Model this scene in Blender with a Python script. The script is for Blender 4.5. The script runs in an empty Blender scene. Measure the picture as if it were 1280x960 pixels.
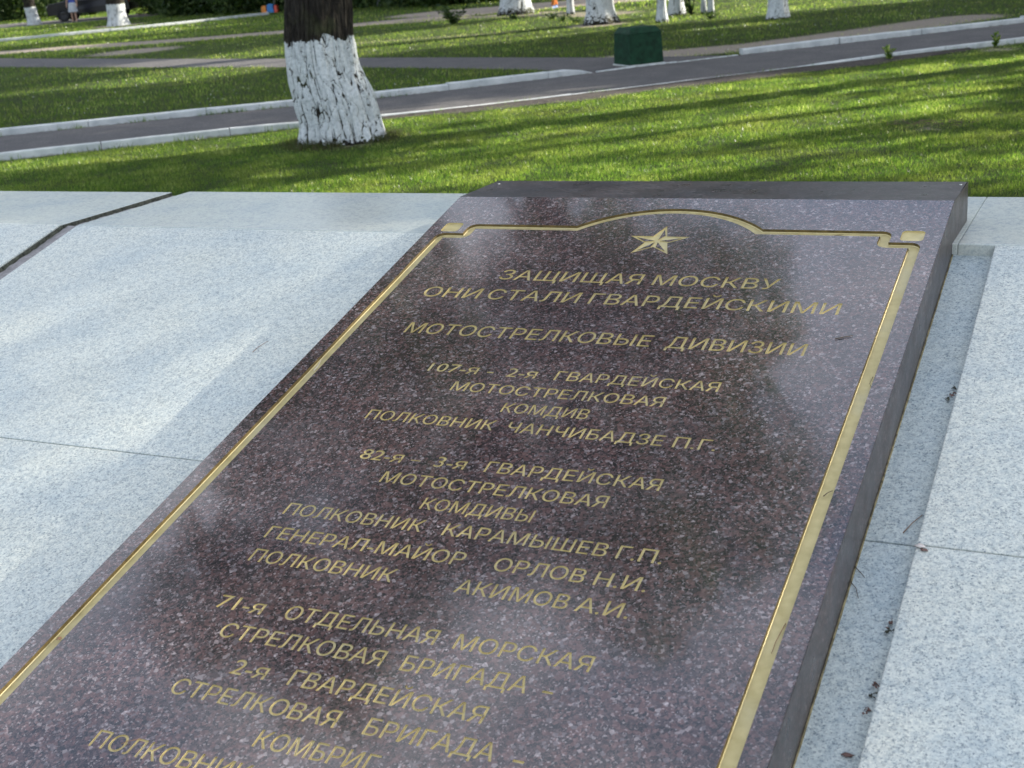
import bpy, bmesh, math, random
import numpy as np
from mathutils import Vector, Matrix, noise
random.seed(7); RNG = np.random.default_rng(7)
scene = bpy.context.scene
C = scene.collection
R = math.radians

# ------------------------------------------------------------------ camera
CAM = Vector((0.0, 0.0, 1.7))
cam_d = bpy.data.cameras.new('camera'); cam = bpy.data.objects.new('camera', cam_d); C.objects.link(cam)
RIGHT = Vector((0.90042029, 0.42801835, -0.07774059)); DOWN = Vector((0.06830301, -0.3155888, -0.94643458)); FWD = Vector((-0.42962543, 0.84687898, -0.3133975))
m = Matrix((RIGHT, -DOWN, -FWD)).transposed().to_4x4(); m.translation = CAM
cam.matrix_world = m
cam_d.sensor_width = 36; cam_d.lens = 36 * 1638.55 / 1280
cam_d.clip_start = 0.05; cam_d.clip_end = 3000
cam_d.dof.use_dof = True; cam_d.dof.focus_distance = 3.0; cam_d.dof.aperture_fstop = 9.0
scene.camera = cam
# ------------------------------------------------------------------ sky, sun, exposure
SUN_EL, SUN_AZ = 22.0, 45.0          # azimuth from +Y towards +X
sun_dir = Vector((math.sin(R(SUN_AZ)) * math.cos(R(SUN_EL)), math.cos(R(SUN_AZ)) * math.cos(R(SUN_EL)), math.sin(R(SUN_EL))))
world = bpy.data.worlds.new('World'); scene.world = world; world.use_nodes = True
wn = world.node_tree.nodes; wl = world.node_tree.links; wn.clear()
wo = wn.new('ShaderNodeOutputWorld'); bg = wn.new('ShaderNodeBackground'); sky = wn.new('ShaderNodeTexSky')
sky.sky_type = 'NISHITA'; sky.sun_disc = False; sky.sun_elevation = R(SUN_EL); sky.sun_rotation = R(SUN_AZ)
sky.air_density = 1.0; sky.dust_density = 1.2; sky.ozone_density = 1.5
bg.inputs['Strength'].default_value = 0.125
# thin broken cloud in the sky, seen only in the polished stone
tc = wn.new('ShaderNodeTexCoord'); mp = wn.new('ShaderNodeMapping'); mp.inputs['Scale'].default_value = (1, 1, 2.4)
cn = wn.new('ShaderNodeTexNoise'); cn.inputs['Scale'].default_value = 3.2; cn.inputs['Detail'].default_value = 6; cn.inputs['Roughness'].default_value = 0.55
cr = wn.new('ShaderNodeValToRGB'); cr.color_ramp.elements[0].position = 0.34; cr.color_ramp.elements[1].position = 0.74
mx = wn.new('ShaderNodeMix'); mx.data_type = 'RGBA'; mx.inputs[7].default_value = (5.7, 5.75, 5.95, 1)
wl.new(tc.outputs['Generated'], mp.inputs['Vector']); wl.new(mp.outputs['Vector'], cn.inputs['Vector']); wl.new(cn.outputs['Fac'], cr.inputs['Fac'])
wl.new(cr.outputs['Color'], mx.inputs[0]); wl.new(sky.outputs['Color'], mx.inputs[6]); wl.new(mx.outputs[2], bg.inputs['Color']); wl.new(bg.outputs['Background'], wo.inputs['Surface'])
sun_l = bpy.data.lights.new('sun', 'SUN'); sun_l.energy = 5.0; sun_l.angle = R(0.5); sun_l.color = (1.0, 0.93, 0.80)
sun = bpy.data.objects.new('sun', sun_l); C.objects.link(sun); sun.rotation_euler = sun_dir.to_track_quat('Z', 'Y').to_euler()
scene.view_settings.view_transform = 'Standard'; scene.view_settings.look = 'None'; scene.view_settings.gamma = 1
scene.view_settings.exposure = 1.43
scene.render.engine = 'CYCLES'
scene.cycles.use_denoising = True
scene.cycles.max_bounces = 8; scene.cycles.transparent_max_bounces = 8

# ------------------------------------------------------------------ helpers
def link(o, parent=None):
    C.objects.link(o)
    if parent is not None: o.parent = parent
    return o
def tag(o, label=None, cat=None, group=None, kind=None):
    if label: o['label'] = label
    if cat: o['category'] = cat
    if group: o['group'] = group
    if kind: o['kind'] = kind
    return o
def empty(name, loc=(0, 0, 0), rz=0):
    o = bpy.data.objects.new(name, None); link(o); o.location = loc; o.rotation_euler = (0, 0, rz); o.empty_display_size = 0.1
    return o
def mesh_obj(name, verts, faces, mat, parent=None, smooth=False):
    me = bpy.data.meshes.new(name); me.from_pydata([tuple(v) for v in verts], [], faces)
    if mat: me.materials.append(mat)
    if smooth: me.polygons.foreach_set('use_smooth', [True] * len(me.polygons))
    me.update()
    return link(bpy.data.objects.new(name, me), parent)
def np_mesh(name, V, nper, mats, parent=None, matidx=None, attr=None):
    """V: (n*nper,3) vertices, consecutive nper make one face"""
    me = bpy.data.meshes.new(name); n = len(V) // nper
    me.vertices.add(len(V)); me.vertices.foreach_set('co', np.asarray(V, np.float32).ravel())
    me.loops.add(n * nper); me.loops.foreach_set('vertex_index', np.arange(n * nper, dtype=np.int32))
    me.polygons.add(n); me.polygons.foreach_set('loop_start', np.arange(0, n * nper, nper, dtype=np.int32))
    try: me.polygons.foreach_set('loop_total', np.full(n, nper, dtype=np.int32))
    except Exception: pass
    for mt in mats: me.materials.append(mt)
    if matidx is not None: me.polygons.foreach_set('material_index', matidx.astype(np.int32))
    if attr is not None:
        a = me.attributes.new('rnd', 'FLOAT', 'POINT'); a.data.foreach_set('value', np.repeat(attr, nper).astype(np.float32))
    me.update(calc_edges=True)
    return link(bpy.data.objects.new(name, me), parent)
def bm_obj(name, bm, mat, parent=None, smooth=False):
    me = bpy.data.meshes.new(name); bm.to_mesh(me); bm.free()
    for mt in (mat if isinstance(mat, (list, tuple)) else [mat]): me.materials.append(mt)
    if smooth: me.polygons.foreach_set('use_smooth', [True] * len(me.polygons))
    return link(bpy.data.objects.new(name, me), parent)
def tube(bm, pts, radii, seg=8, cap=True):
    rings = []
    for i, p in enumerate(pts):
        p = Vector(p)
        d = (Vector(pts[min(i + 1, len(pts) - 1)]) - Vector(pts[max(i - 1, 0)]))
        d = d.normalized() if d.length > 1e-9 else Vector((0, 0, 1))
        a = d.orthogonal().normalized(); b = d.cross(a)
        if i and rings:
            a = (pa - d * pa.dot(d)); a = a.normalized() if a.length > 1e-6 else d.orthogonal().normalized(); b = d.cross(a)
        pa = a
        rings.append([bm.verts.new(p + (a * math.cos(2 * math.pi * k / seg) + b * math.sin(2 * math.pi * k / seg)) * radii[i]) for k in range(seg)])
    for r0, r1 in zip(rings, rings[1:]):
        for k in range(seg): bm.faces.new((r0[k], r0[(k + 1) % seg], r1[(k + 1) % seg], r1[k]))
    if cap:
        bm.faces.new(rings[0][::-1]); bm.faces.new(rings[-1])
def hexa(bm, p):
    """p: 8 points, bottom 4 then top 4 (same winding)"""
    v = [bm.verts.new(q) for q in p]
    for f in ((3, 2, 1, 0), (4, 5, 6, 7), (0, 1, 5, 4), (1, 2, 6, 5), (2, 3, 7, 6), (3, 0, 4, 7)): bm.faces.new([v[i] for i in f])
def bevel(bm, w, seg=2):
    bmesh.ops.bevel(bm, geom=bm.edges[:], offset=w, segments=seg, profile=0.6, affect='EDGES')

# ------------------------------------------------------------------ materials
class NT:
    def __init__(s, name):
        s.m = bpy.data.materials.new(name); s.m.use_nodes = True; s.n = s.m.node_tree.nodes; s.l = s.m.node_tree.links
        s.b = s.n['Principled BSDF']; s.out = s.n['Material Output']
        s.tc = s.n.new('ShaderNodeTexCoord'); s.co = s.tc.outputs['Object']
    def node(s, t, **kw):
        n = s.n.new(t)
        for k, v in kw.items(): setattr(n, k, v)
        return n
    def map(s, scale, vec=None, rot=(0, 0, 0)):
        n = s.node('ShaderNodeMapping'); n.inputs['Scale'].default_value = scale; n.inputs['Rotation'].default_value = rot
        s.l.new(vec or s.co, n.inputs['Vector']); return n.outputs['Vector']
    def noise(s, scale, detail=3, rough=0.5, vec=None):
        n = s.node('ShaderNodeTexNoise'); n.inputs['Scale'].default_value = scale; n.inputs['Detail'].default_value = detail; n.inputs['Roughness'].default_value = rough
        s.l.new(vec or s.co, n.inputs['Vector']); return n.outputs['Fac']
    def vor(s, scale, feature='F1', out='Color', vec=None, rnd=1.0):
        n = s.node('ShaderNodeTexVoronoi', feature=feature); n.inputs['Scale'].default_value = scale
        n.inputs['Randomness'].default_value = rnd
        s.l.new(vec or s.co, n.inputs['Vector']); return n.outputs[out]
    def ramp(s, fac, stops, interp='LINEAR'):
        n = s.node('ShaderNodeValToRGB'); r = n.color_ramp; r.interpolation = interp
        while len(r.elements) < len(stops): r.elements.new(0.5)
        for e, (p, c) in zip(r.elements, stops):
            e.position = p; e.color = (c[0], c[1], c[2], 1) if hasattr(c, '__len__') else (c, c, c, 1)
        s.l.new(fac, n.inputs['Fac']); return n.outputs['Color']
    def mix(s, fac, a, b, mode='MIX'):
        n = s.node('ShaderNodeMix', data_type='RGBA', blend_type=mode)
        for i, v in ((0, fac), (6, a), (7, b)):
            if isinstance(v, (int, float)): n.inputs[i].default_value = v
            elif isinstance(v, tuple): n.inputs[i].default_value = (*v[:3], 1)
            else: s.l.new(v, n.inputs[i])
        return n.outputs[2]
    def math(s, op, a, b=0.0, clamp=False):
        n = s.node('ShaderNodeMath', operation=op, use_clamp=clamp)
        for i, v in ((0, a), (1, b)):
            if isinstance(v, (int, float)): n.inputs[i].default_value = v
            else: s.l.new(v, n.inputs[i])
        return n.outputs[0]
    def sep(s, vec, i):
        n = s.node('ShaderNodeSeparateXYZ'); s.l.new(vec, n.inputs[0]); return n.outputs[i]
    def attr(s, name):
        n = s.node('ShaderNodeAttribute'); n.attribute_name = name; return n.outputs['Fac']
    def bump(s, h, strength=0.3, dist=0.01):
        n = s.node('ShaderNodeBump'); n.inputs['Strength'].default_value = strength; n.inputs['Distance'].default_value = dist
        s.l.new(h, n.inputs['Height']); s.l.new(n.outputs['Normal'], s.b.inputs['Normal'])
    def col(s, v):
        if isinstance(v, tuple): s.b.inputs['Base Color'].default_value = (*v, 1)
        else: s.l.new(v, s.b.inputs['Base Color'])
    def rough(s, v):
        if isinstance(v, (int, float)): s.b.inputs['Roughness'].default_value = v
        else: s.l.new(v, s.b.inputs['Roughness'])
    def spec(s, v): s.b.inputs['Specular IOR Level'].default_value = v
    def metal(s, v): s.b.inputs['Metallic'].default_value = v

def mat_simple(name, col, rough=0.7, metal=0.0, var=0.25, vs=8.0, spec=0.4):
    t = NT(name); n = t.noise(vs, 4)
    d = tuple(c * (1 - var) for c in col); u = tuple(min(1, c * (1 + var)) for c in col)
    t.col(t.ramp(n, [(0.3, d), (0.7, u)])); t.rough(rough); t.metal(metal); t.spec(spec)
    t.bump(t.noise(vs * 8, 3), 0.15, 0.004)
    return t.m

def mat_dark_granite(name, polish=True):
    t = NT(name)
    wob = t.node('ShaderNodeTexNoise'); wob.inputs['Scale'].default_value = 180; t.l.new(t.co, wob.inputs['Vector'])
    ad = t.node('ShaderNodeVectorMath', operation='MULTIPLY_ADD'); t.l.new(wob.outputs['Color'], ad.inputs[0]); ad.inputs[1].default_value = (.006,) * 3; t.l.new(t.co, ad.inputs[2])
    v = ad.outputs[0]
    c1 = t.sep(t.vor(150, vec=v), 0)
    base = t.ramp(c1, [(0.0, (0.016, 0.016, 0.018)), (0.24, (0.032, 0.026, 0.028)), (0.42, (0.075, 0.045, 0.044)), (0.6, (0.050, 0.040, 0.043)), (0.78, (0.105, 0.068, 0.066)), (0.9, (0.115, 0.11, 0.12)), (0.97, (0.24, 0.23, 0.24))], 'CONSTANT')
    c2 = t.sep(t.vor(330, vec=v), 1)
    fine = t.ramp(c2, [(0.0, (0.012, 0.012, 0.014)), (0.4, (0.05, 0.038, 0.04)), (0.72, (0.11, 0.085, 0.085)), (0.93, (0.30, 0.29, 0.30))], 'CONSTANT')
    col = t.mix(0.42, base, fine)
    big = t.ramp(t.noise(7, 3), [(0.35, (1.12, 0.98, 0.94)), (0.65, (1.5, 1.33, 1.28))])
    col = t.mix(1.0, col, big, 'MULTIPLY')
    if polish == 'side':
        col = t.mix(0.6, col, (0.030, 0.029, 0.029)); t.rough(t.ramp(t.noise(12, 5), [(0.3, 0.26), (0.7, 0.40)])); t.spec(0.4)
    elif not polish:
        dust = t.noise(9, 5)
        col = t.mix(t.ramp(dust, [(0.3, 0.45), (0.7, 0.72)]), col, (0.14, 0.135, 0.13))
        t.rough(0.42)
    else:
        sm = t.noise(3.5, 5)
        t.rough(t.ramp(sm, [(0.35, 0.055), (0.7, 0.11)]))
        t.spec(.85); t.b.inputs['IOR'].default_value = 1.6
        # a film of dust
        col = t.mix(t.ramp(t.noise(5, 6, 0.6), [(0.45, 0.02), (0.8, 0.14)]), col, (0.25, 0.24, 0.24))
    t.col(col)
    t.bump(c2, 0.02, 0.001)
    return t.m
def mat_white_granite(name, rough=0.5, dark=0.0, polished=False, tint=(1.0, 0.985, 0.895)):
    t = NT(name)
    inf = t.node('ShaderNodeObjectInfo')
    off = t.node('ShaderNodeVectorMath', operation='ADD')
    sc = t.node('ShaderNodeVectorMath', operation='SCALE'); sc.inputs[3].default_value = 7.3
    cmb = t.node('ShaderNodeCombineXYZ')
    for i in range(3): t.l.new(inf.outputs['Random'], cmb.inputs[i])
    t.l.new(cmb.outputs[0], sc.inputs[0]); t.l.new(t.co, off.inputs[0]); t.l.new(sc.outputs[0], off.inputs[1])
    v = off.outputs[0]
    c1 = t.sep(t.vor(240, vec=v), 0); c2 = t.sep(t.vor(420, vec=v), 1)
    clump = t.noise(70, 3, 0.6, vec=v)
    a = t.ramp(c1, [(0.0, (0.23, 0.26, 0.29)), (0.15, (0.48, 0.51, 0.53)), (0.5, (0.62, 0.645, 0.65)), (0.8, (0.70, 0.72, 0.715))], 'CONSTANT')
    b = t.ramp(c2, [(0.0, (0.22, 0.26, 0.31)), (0.13, (0.55, 0.58, 0.60)), (0.6, (0.68, 0.69, 0.68))], 'CONSTANT')
    col = t.mix(0.5, a, b)
    if polished: col = t.mix(0.6, col, (0.56, 0.59, 0.60))
    col = t.mix(1.0, col, t.ramp(clump, [(0.34, (0.80, 0.84, 0.88)), (0.54, (1.02, 1.02, 1.02))]), 'MULTIPLY')
    stain = t.noise(4.5, 6, 0.6, vec=v)
    col = t.mix(1.0, col, t.ramp(stain, [(0.32, (0.83, 0.88, 0.92)), (0.5, (0.97, 0.98, 0.97)), (0.7, (1.0, 0.99, 0.95))]), 'MULTIPLY')
    sh = t.math('MULTIPLY_ADD', inf.outputs['Random'], 0.09); sh.node.inputs[2].default_value = 0.93
    col = t.mix(1.0, col, tuple(tint), 'MULTIPLY')
    cc = t.node('ShaderNodeCombineColor')
    for i in range(3): t.l.new(sh, cc.inputs[i])
    col = t.mix(1.0, col, cc.outputs[0], 'MULTIPLY')
    t.col(col); t.rough(rough); t.spec(0.5)
    t.bump(c1, 0.10 if not polished else 0.02, 0.0012)
    return t.m
def mat_gold(name='gilding'):
    t = NT(name)
    n = t.noise(45, 5); s = t.noise(9, 4)
    col = t.ramp(n, [(0.3, (0.47, 0.385, 0.17)), (0.7, (0.60, 0.505, 0.25))])
    col = t.mix(t.ramp(s, [(0.5, 0.0), (0.8, 0.5)]), col, (0.50, 0.47, 0.34))
    t.col(col); t.metal(0.3); t.rough(t.ramp(n, [(0.3, 0.42), (0.7, 0.6)])); t.bump(t.noise(160, 3), 0.2, 0.001)
    return t.m
def mat_translucent_leaf(name, cols, trans=0.45, tcol_mul=1.5, rough=0.55, patch=None, spec=.3):
    t = NT(name)
    r = t.attr('rnd'); col = t.ramp(r, cols)
    if patch:
        pn = t.noise(patch[0], 4, 0.6); col = t.mix(t.ramp(pn, [(patch[1], 0.0), (patch[2], patch[3])]), col, patch[4])
        pn2 = t.noise(patch[0] * 0.35, 3); col = t.mix(1.0, col, t.ramp(pn2, [(0.3, 0.75), (0.7, 1.2)]), 'MULTIPLY')
    t.col(col); t.rough(rough); t.spec(spec)
    tr = t.node('ShaderNodeBsdfTranslucent'); tcn = t.mix(1.0, col, (tcol_mul * 1.12, tcol_mul * 1.18, tcol_mul * 0.62), 'MULTIPLY'); t.l.new(tcn, tr.inputs['Color'])
    ms = t.node('ShaderNodeMixShader'); ms.inputs[0].default_value = trans
    t.l.new(t.b.outputs[0], ms.inputs[1]); t.l.new(tr.outputs[0], ms.inputs[2]); t.l.new(ms.outputs[0], t.out.inputs['Surface'])
    return t.m

M = {}
M['plaque'] = mat_dark_granite('polished dark granite')
M['plaque_side'] = mat_dark_granite('honed dark granite', 'side')
M['slab'] = mat_white_granite('flamed white granite', 0.5)
M['coping'] = mat_white_granite('honed white granite', 0.26, polished=True)
M['channel'] = mat_white_granite('channel granite', 0.55, tint=(0.86, 0.91, 0.88))
M['gold'] = mat_gold()
M['mortar'] = mat_simple('pink grey mortar', (0.27, 0.255, 0.25), 0.9, vs=60)
M['moss'] = mat_simple('mossy stone edge', (0.070, 0.073, 0.055), 0.95, var=0.7, vs=90)
M['core'] = mat_simple('concrete core', (0.16, 0.16, 0.15), 0.9)
M['grass'] = mat_translucent_leaf('grass blades', [(0.0, (0.024, 0.056, 0.011)), (0.45, (0.062, 0.108, 0.020)), (0.8, (0.125, 0.160, 0.042)), (1.0, (0.34, 0.36, 0.18))], 0.60, 2.6, rough=0.33, spec=.5,
    patch=(1.1, 0.48, 0.76, 0.4, (0.17, 0.16, 0.06)))
M['drygrass'] = mat_translucent_leaf('dry grass', [(0.0, (0.035, 0.045, 0.014)), (0.5, (0.085, 0.075, 0.035)), (1.0, (0.06, 0.11, 0.02))], 0.3, 1.3)
M['leaf'] = mat_translucent_leaf('tree leaves', [(0.0, (0.022, 0.050, 0.010)), (0.6, (0.045, 0.085, 0.015)), (1.0, (0.075, 0.12, 0.022))], 0.35, 1.5)
M['bush'] = mat_translucent_leaf('bush leaves', [(0.0, (0.018, 0.040, 0.010)), (0.7, (0.040, 0.075, 0.016)), (1.0, (0.11, 0.15, 0.05))], 0.3, 1.4)
M['petal'] = mat_simple('white petals', (0.75, 0.76, 0.70), 0.8, var=0.1)
def mat_bark():
    t = NT('furrowed bark'); v = t.map((1, 1, 0.22))
    n = t.noise(26, 7, 0.65, vec=v)
    col = t.ramp(n, [(0.34, (0.007, 0.006, 0.005)), (0.55, (0.026, 0.022, 0.018)), (0.72, (0.070, 0.060, 0.045))])
    moss = t.noise(3, 5); col = t.mix(t.ramp(moss, [(0.52, 0.0), (0.72, 0.55)]), col, (0.075, 0.085, 0.035))
    t.col(col); t.rough(0.95); t.spec(0.2); t.bump(n, 0.9, 0.03)
    return t
def mat_whitewashed(name, edge, fray=0.06, dirt=0.16):
    """bark below a ragged whitewash line; cavities (attribute 'cav') stay bare"""
    t = mat_bark(); t.m.name = name
    bark = t.b.inputs['Base Color'].links[0].from_socket
    z = t.sep(t.co, 2); en = t.noise(9, 5, 0.6, vec=t.map((1, 1, .5)))
    zz = t.math('ADD', z, t.math('MULTIPLY', t.math('SUBTRACT', en, 0.5), fray * 5))
    below = t.math('LESS_THAN', zz, edge)
    cav = t.attr('cav'); fn = t.noise(60, 5, 0.7, vec=t.map((1, 1, .45)))
    crack = t.math('LESS_THAN', t.math('ADD', cav, t.math('MULTIPLY', t.math('SUBTRACT', fn, 0.5), 0.55)), 0.74)
    sp = t.math('LESS_THAN', t.noise(95, 4, 0.7, vec=t.map((1, 1, .5))), 0.66)
    low = t.node('ShaderNodeMapRange'); t.l.new(z, low.inputs[0]); low.inputs[1].default_value = 0.0; low.inputs[2].default_value = dirt; low.inputs[3].default_value = 0.62; low.inputs[4].default_value = -0.05
    mud = t.math('GREATER_THAN', t.noise(22, 6, 0.7), low.outputs[0])
    wv = t.node('ShaderNodeTexNoise'); wv.inputs['Scale'].default_value = 7; wv.inputs['Detail'].default_value = 4; t.l.new(t.co, wv.inputs['Vector'])
    wa = t.node('ShaderNodeVectorMath', operation='MULTIPLY_ADD'); t.l.new(wv.outputs['Color'], wa.inputs[0]); wa.inputs[1].default_value = (.22, .22, .22); t.l.new(t.co, wa.inputs[2])
    ve = t.vor(9, 'DISTANCE_TO_EDGE', 'Distance', vec=t.map((1.1, 1.1, .17), vec=wa.outputs[0]))
    thin = t.math('GREATER_THAN', ve, t.math('MULTIPLY', t.math('MAXIMUM', t.math('SUBTRACT', t.noise(5, 3), 0.43), 0.0), 0.15))
    fac = t.math('MULTIPLY', thin, t.math('MULTIPLY', t.math('MULTIPLY', below, crack), t.math('MULTIPLY', sp, mud)))
    w = t.ramp(t.noise(34, 6, 0.65), [(0.3, (0.36, 0.39, 0.40)), (0.5, (0.54, 0.565, 0.57)), (0.7, (0.66, 0.68, 0.68))])
    w = t.mix(t.ramp(t.noise(5, 5), [(0.5, 0.0), (0.8, 0.4)]), w, (0.46, 0.47, 0.44))
    t.col(t.mix(fac, bark, w))
    t.bump(t.math('ADD', t.math('MULTIPLY', t.noise(26, 7, 0.65, vec=t.map((1, 1, 0.30))), .8), t.math('MINIMUM', t.math('MULTIPLY', ve, 5.0), 0.6)), 0.5, 0.03)
    return t.m
M['bark'] = mat_bark().m
def mat_asphalt():
    t = NT('worn asphalt'); c = t.sep(t.vor(110), 0); n = t.noise(2.2, 6, 0.6)
    col = t.ramp(c, [(0.0, (0.062, 0.059, 0.060)), (0.5, (0.090, 0.085, 0.085)), (0.88, (0.14, 0.133, 0.127))], 'CONSTANT')
    col = t.mix(1.0, col, t.ramp(n, [(0.3, (0.78, 0.78, 0.8)), (0.7, (1.3, 1.26, 1.22))]), 'MULTIPLY')
    t.col(col); t.rough(0.9); t.bump(c, 0.35, 0.004); return t.m
M['asphalt'] = mat_asphalt()
def mat_kerb():
    t = NT('whitewashed kerb'); n = t.noise(22, 7, 0.68); z = t.sep(t.co, 2)
    w = t.ramp(t.noise(6, 5), [(0.3, (0.42, 0.445, 0.45)), (0.7, (0.62, 0.635, 0.625))])
    col = t.mix(t.ramp(n, [(0.60, 0.0), (0.72, 0.85)]), w, (0.20, 0.19, 0.165))
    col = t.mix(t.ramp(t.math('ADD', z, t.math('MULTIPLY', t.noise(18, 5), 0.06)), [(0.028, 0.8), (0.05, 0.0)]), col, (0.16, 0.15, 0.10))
    t.col(col); t.rough(0.85); t.bump(n, 0.5, 0.006); return t.m
M['kerb'] = mat_kerb()
def mat_soil():
    t = NT('lawn soil'); d = t.attr('dirt'); n = t.noise(9, 8, 0.7); n2 = t.noise(70, 5, 0.7)
    green = t.ramp(n, [(0.3, (0.020, 0.034, 0.008)), (0.55, (0.040, 0.055, 0.014)), (0.75, (0.075, 0.075, 0.032))])
    dirt = t.ramp(n2, [(0.25, (0.15, 0.12, 0.095)), (0.5, (0.29, 0.245, 0.20)), (0.75, (0.42, 0.37, 0.31))])
    f = t.math('ADD', d, t.math('MULTIPLY', t.math('SUBTRACT', n, 0.5), 0.7))
    t.col(t.mix(t.ramp(f, [(0.35, 0.0), (0.6, 1.0)]), green, dirt)); t.rough(0.95); t.spec(0.15); t.bump(n2, 0.8, 0.02); return t.m
M['soil'] = mat_soil()
M['darksoil'] = mat_simple('bare dark soil', (0.045, 0.036, 0.030), 0.95, var=0.6, vs=22)
M['paving'] = mat_simple('grey paving', (0.30, 0.29, 0.28), 0.85, vs=30)
M['green_paint'] = mat_simple('chalky green paint', (0.008, 0.038, 0.019), 0.7, var=0.4, vs=14, spec=.2)
M['twig'] = mat_simple('dry twig', (0.10, 0.07, 0.045), 0.8, vs=90)
M['needle'] = mat_simple('rust pine needle', (0.26, 0.14, 0.075), 0.7, vs=90)
M['pale'] = mat_simple('pale chip', (0.62, 0.56, 0.52), 0.7, vs=90)
M['deadleaf'] = mat_simple('dead leaf', (0.16, 0.095, 0.08), 0.8, vs=60)

# ------------------------------------------------------------------ layout of the monument (units: U metres, measured from the camera)
U = 0.65
SL = 0.2520872
VS = Vector((0, math.cos(SL), math.sin(SL))); NS = Vector((0, -math.sin(SL), math.cos(SL)))   # up-slope, normal
K0 = Vector((0, 4.998, -1.0))      # upper edge of the inscribed face
KS = Vector((0, 4.965, -1.155))    # upper edge of the white slope
def W(p): return CAM + Vector(p) * U
def face(x, t, n=0.0): return W(K0 + Vector((x, 0, 0)) + VS * t + NS * n)      # on the inscribed face
def slope(x, t, n=0.0): return W(KS + Vector((x, 0, 0)) + VS * t + NS * n)     # on the white slope
CX = -1.683; XL, XR = -2.713, -0.652

def slope_slab(name, x0, x1, t0, t1, mat, parent, n=0.0, th=0.08, bev=0.003):
    bm = bmesh.new()
    hexa(bm, [slope(x0, t0, n - th), slope(x1, t0, n - th), slope(x1, t1, n - th), slope(x0, t1, n - th), slope(x0, t0, n), slope(x1, t0, n), slope(x1, t1, n), slope(x0, t1, n)])
    bevel(bm, bev, 2); return bm_obj(name, bm, mat, parent)
def coping_slab(name, x0, x1, mat, parent, y0=4.968, y1=5.86, th=0.09):
    bm = bmesh.new(); z = -1.155
    hexa(bm, [W((x0, y0, z - th)), W((x1, y0, z - th)), W((x1, y1, z - th)), W((x0, y1, z - th)), W((x0, y0, z)), W((x1, y0, z)), W((x1, y1, z)), W((x0, y1, z))])
    bevel(bm, 0.003, 2); return bm_obj(name, bm, mat, parent)
base = tag(empty('granite_wall', W((CX, 5.8, -2.615))), 'low sloping wall clad in speckled white granite, carrying the inscribed dark plaque', 'wall')
def rel(o, p=base):
    o.parent = p; o.matrix_parent_inverse = Matrix.Translation(-Vector(p.location)); return o
G = 0.005
# sloping slabs left of the plaque, to the left of the open joint, right of the plaque
TJ = [-1.728, -3.45, -5.0]
def column(x0, x1, mats, n=0.0, ts=(0.0, -1.728, -3.45, -5.05)):
    for a, b in zip(ts, ts[1:]):
        rel(slope_slab('slab', x0, x1, b + G / 2, a - G / 2, mats, base, n))
column(-4.92, XL + 0.01, M['slab'])
column(-7.4, -5.03, M['slab'], 0.004)
column(-9.8, -7.405, M['slab'], 0.0)
column(-0.502, 1.9, M['slab'])
column(1.906, 4.3, M['slab'])
rel(slope_slab('slab', XR - 0.03, -0.506, -1.684 + G / 2, 0.06, M['channel'], base, -0.043))
rel(slope_slab('slab', XR - 0.03, -0.506, -3.45, -1.684 - G / 2, M['channel'], base, -0.043))
rel(slope_slab('slab', XR - 0.03, -0.506, -5.05, -3.45 - G, M['channel'], base, -0.043))
for x0, x1 in ((-9.8, -7.405), (-7.4, -5.03), (-4.92, -2.75), (-2.745, -0.6332), (-0.6325, 1.9), (1.906, 4.3)):
    o = rel(coping_slab('coping_slab', x0, x1, M['coping'], base, y1=5.86 if x0 > -5 else 5.84))
# core body, mortar in the open joint, mossy edge of the slab beside it
bm = bmesh.new()
zt = -1.155 - 0.085
pA = KS + VS * -5.05 + NS * -0.085
prof = [(5.80, -2.615), (5.80, zt - 0.005), (4.95, zt - 0.005), (pA.y + 0.03, pA.z), (pA.y + 0.03, -2.615)]
L0 = [bm.verts.new(W((-9.78, y, z))) for y, z in prof]; L1 = [bm.verts.new(W((4.28, y, z))) for y, z in prof]
bm.faces.new(L0); bm.faces.new(L1[::-1])
for i in range(5): bm.faces.new((L0[(i + 1) % 5], L0[i], L1[i], L1[(i + 1) % 5]))
bmesh.ops.recalc_face_normals(bm, faces=bm.faces[:])
rel(bm_obj('wall_core', bm, M['core'], base))
# back and front cladding
for i, (x0, x1) in enumerate(((-9.8, -7.4), (-7.395, -5.0), (-4.995, -2.7), (-2.695, -0.4), (-0.395, 1.9), (1.905, 4.3))):
    bm = bmesh.new()
    y0, y1 = 5.801, 5.845
    hexa(bm, [W((x0, y0, -2.615)), W((x1, y0, -2.615)), W((x1, y1, -2.615)), W((x0, y1, -2.615)), W((x0, y0, -1.25)), W((x1, y0, -1.25)), W((x1, y1, -1.25)), W((x0, y1, -1.25))])
    bevel(bm, 0.002, 1); rel(bm_obj('cladding', bm, M['slab'], base))
    bm = bmesh.new(); yf = pA.y + 0.028; zf = pA.z + 0.03
    hexa(bm, [W((x0, yf - 0.045, -2.615)), W((x1, yf - 0.045, -2.615)), W((x1, yf, -2.615)), W((x0, yf, -2.615)), W((x0, yf - 0.045, zf)), W((x1, yf - 0.045, zf)), W((x1, yf, zf)), W((x0, yf, zf))])
    bevel(bm, 0.002, 1); rel(bm_obj('cladding', bm, M['slab'], base))
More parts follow.
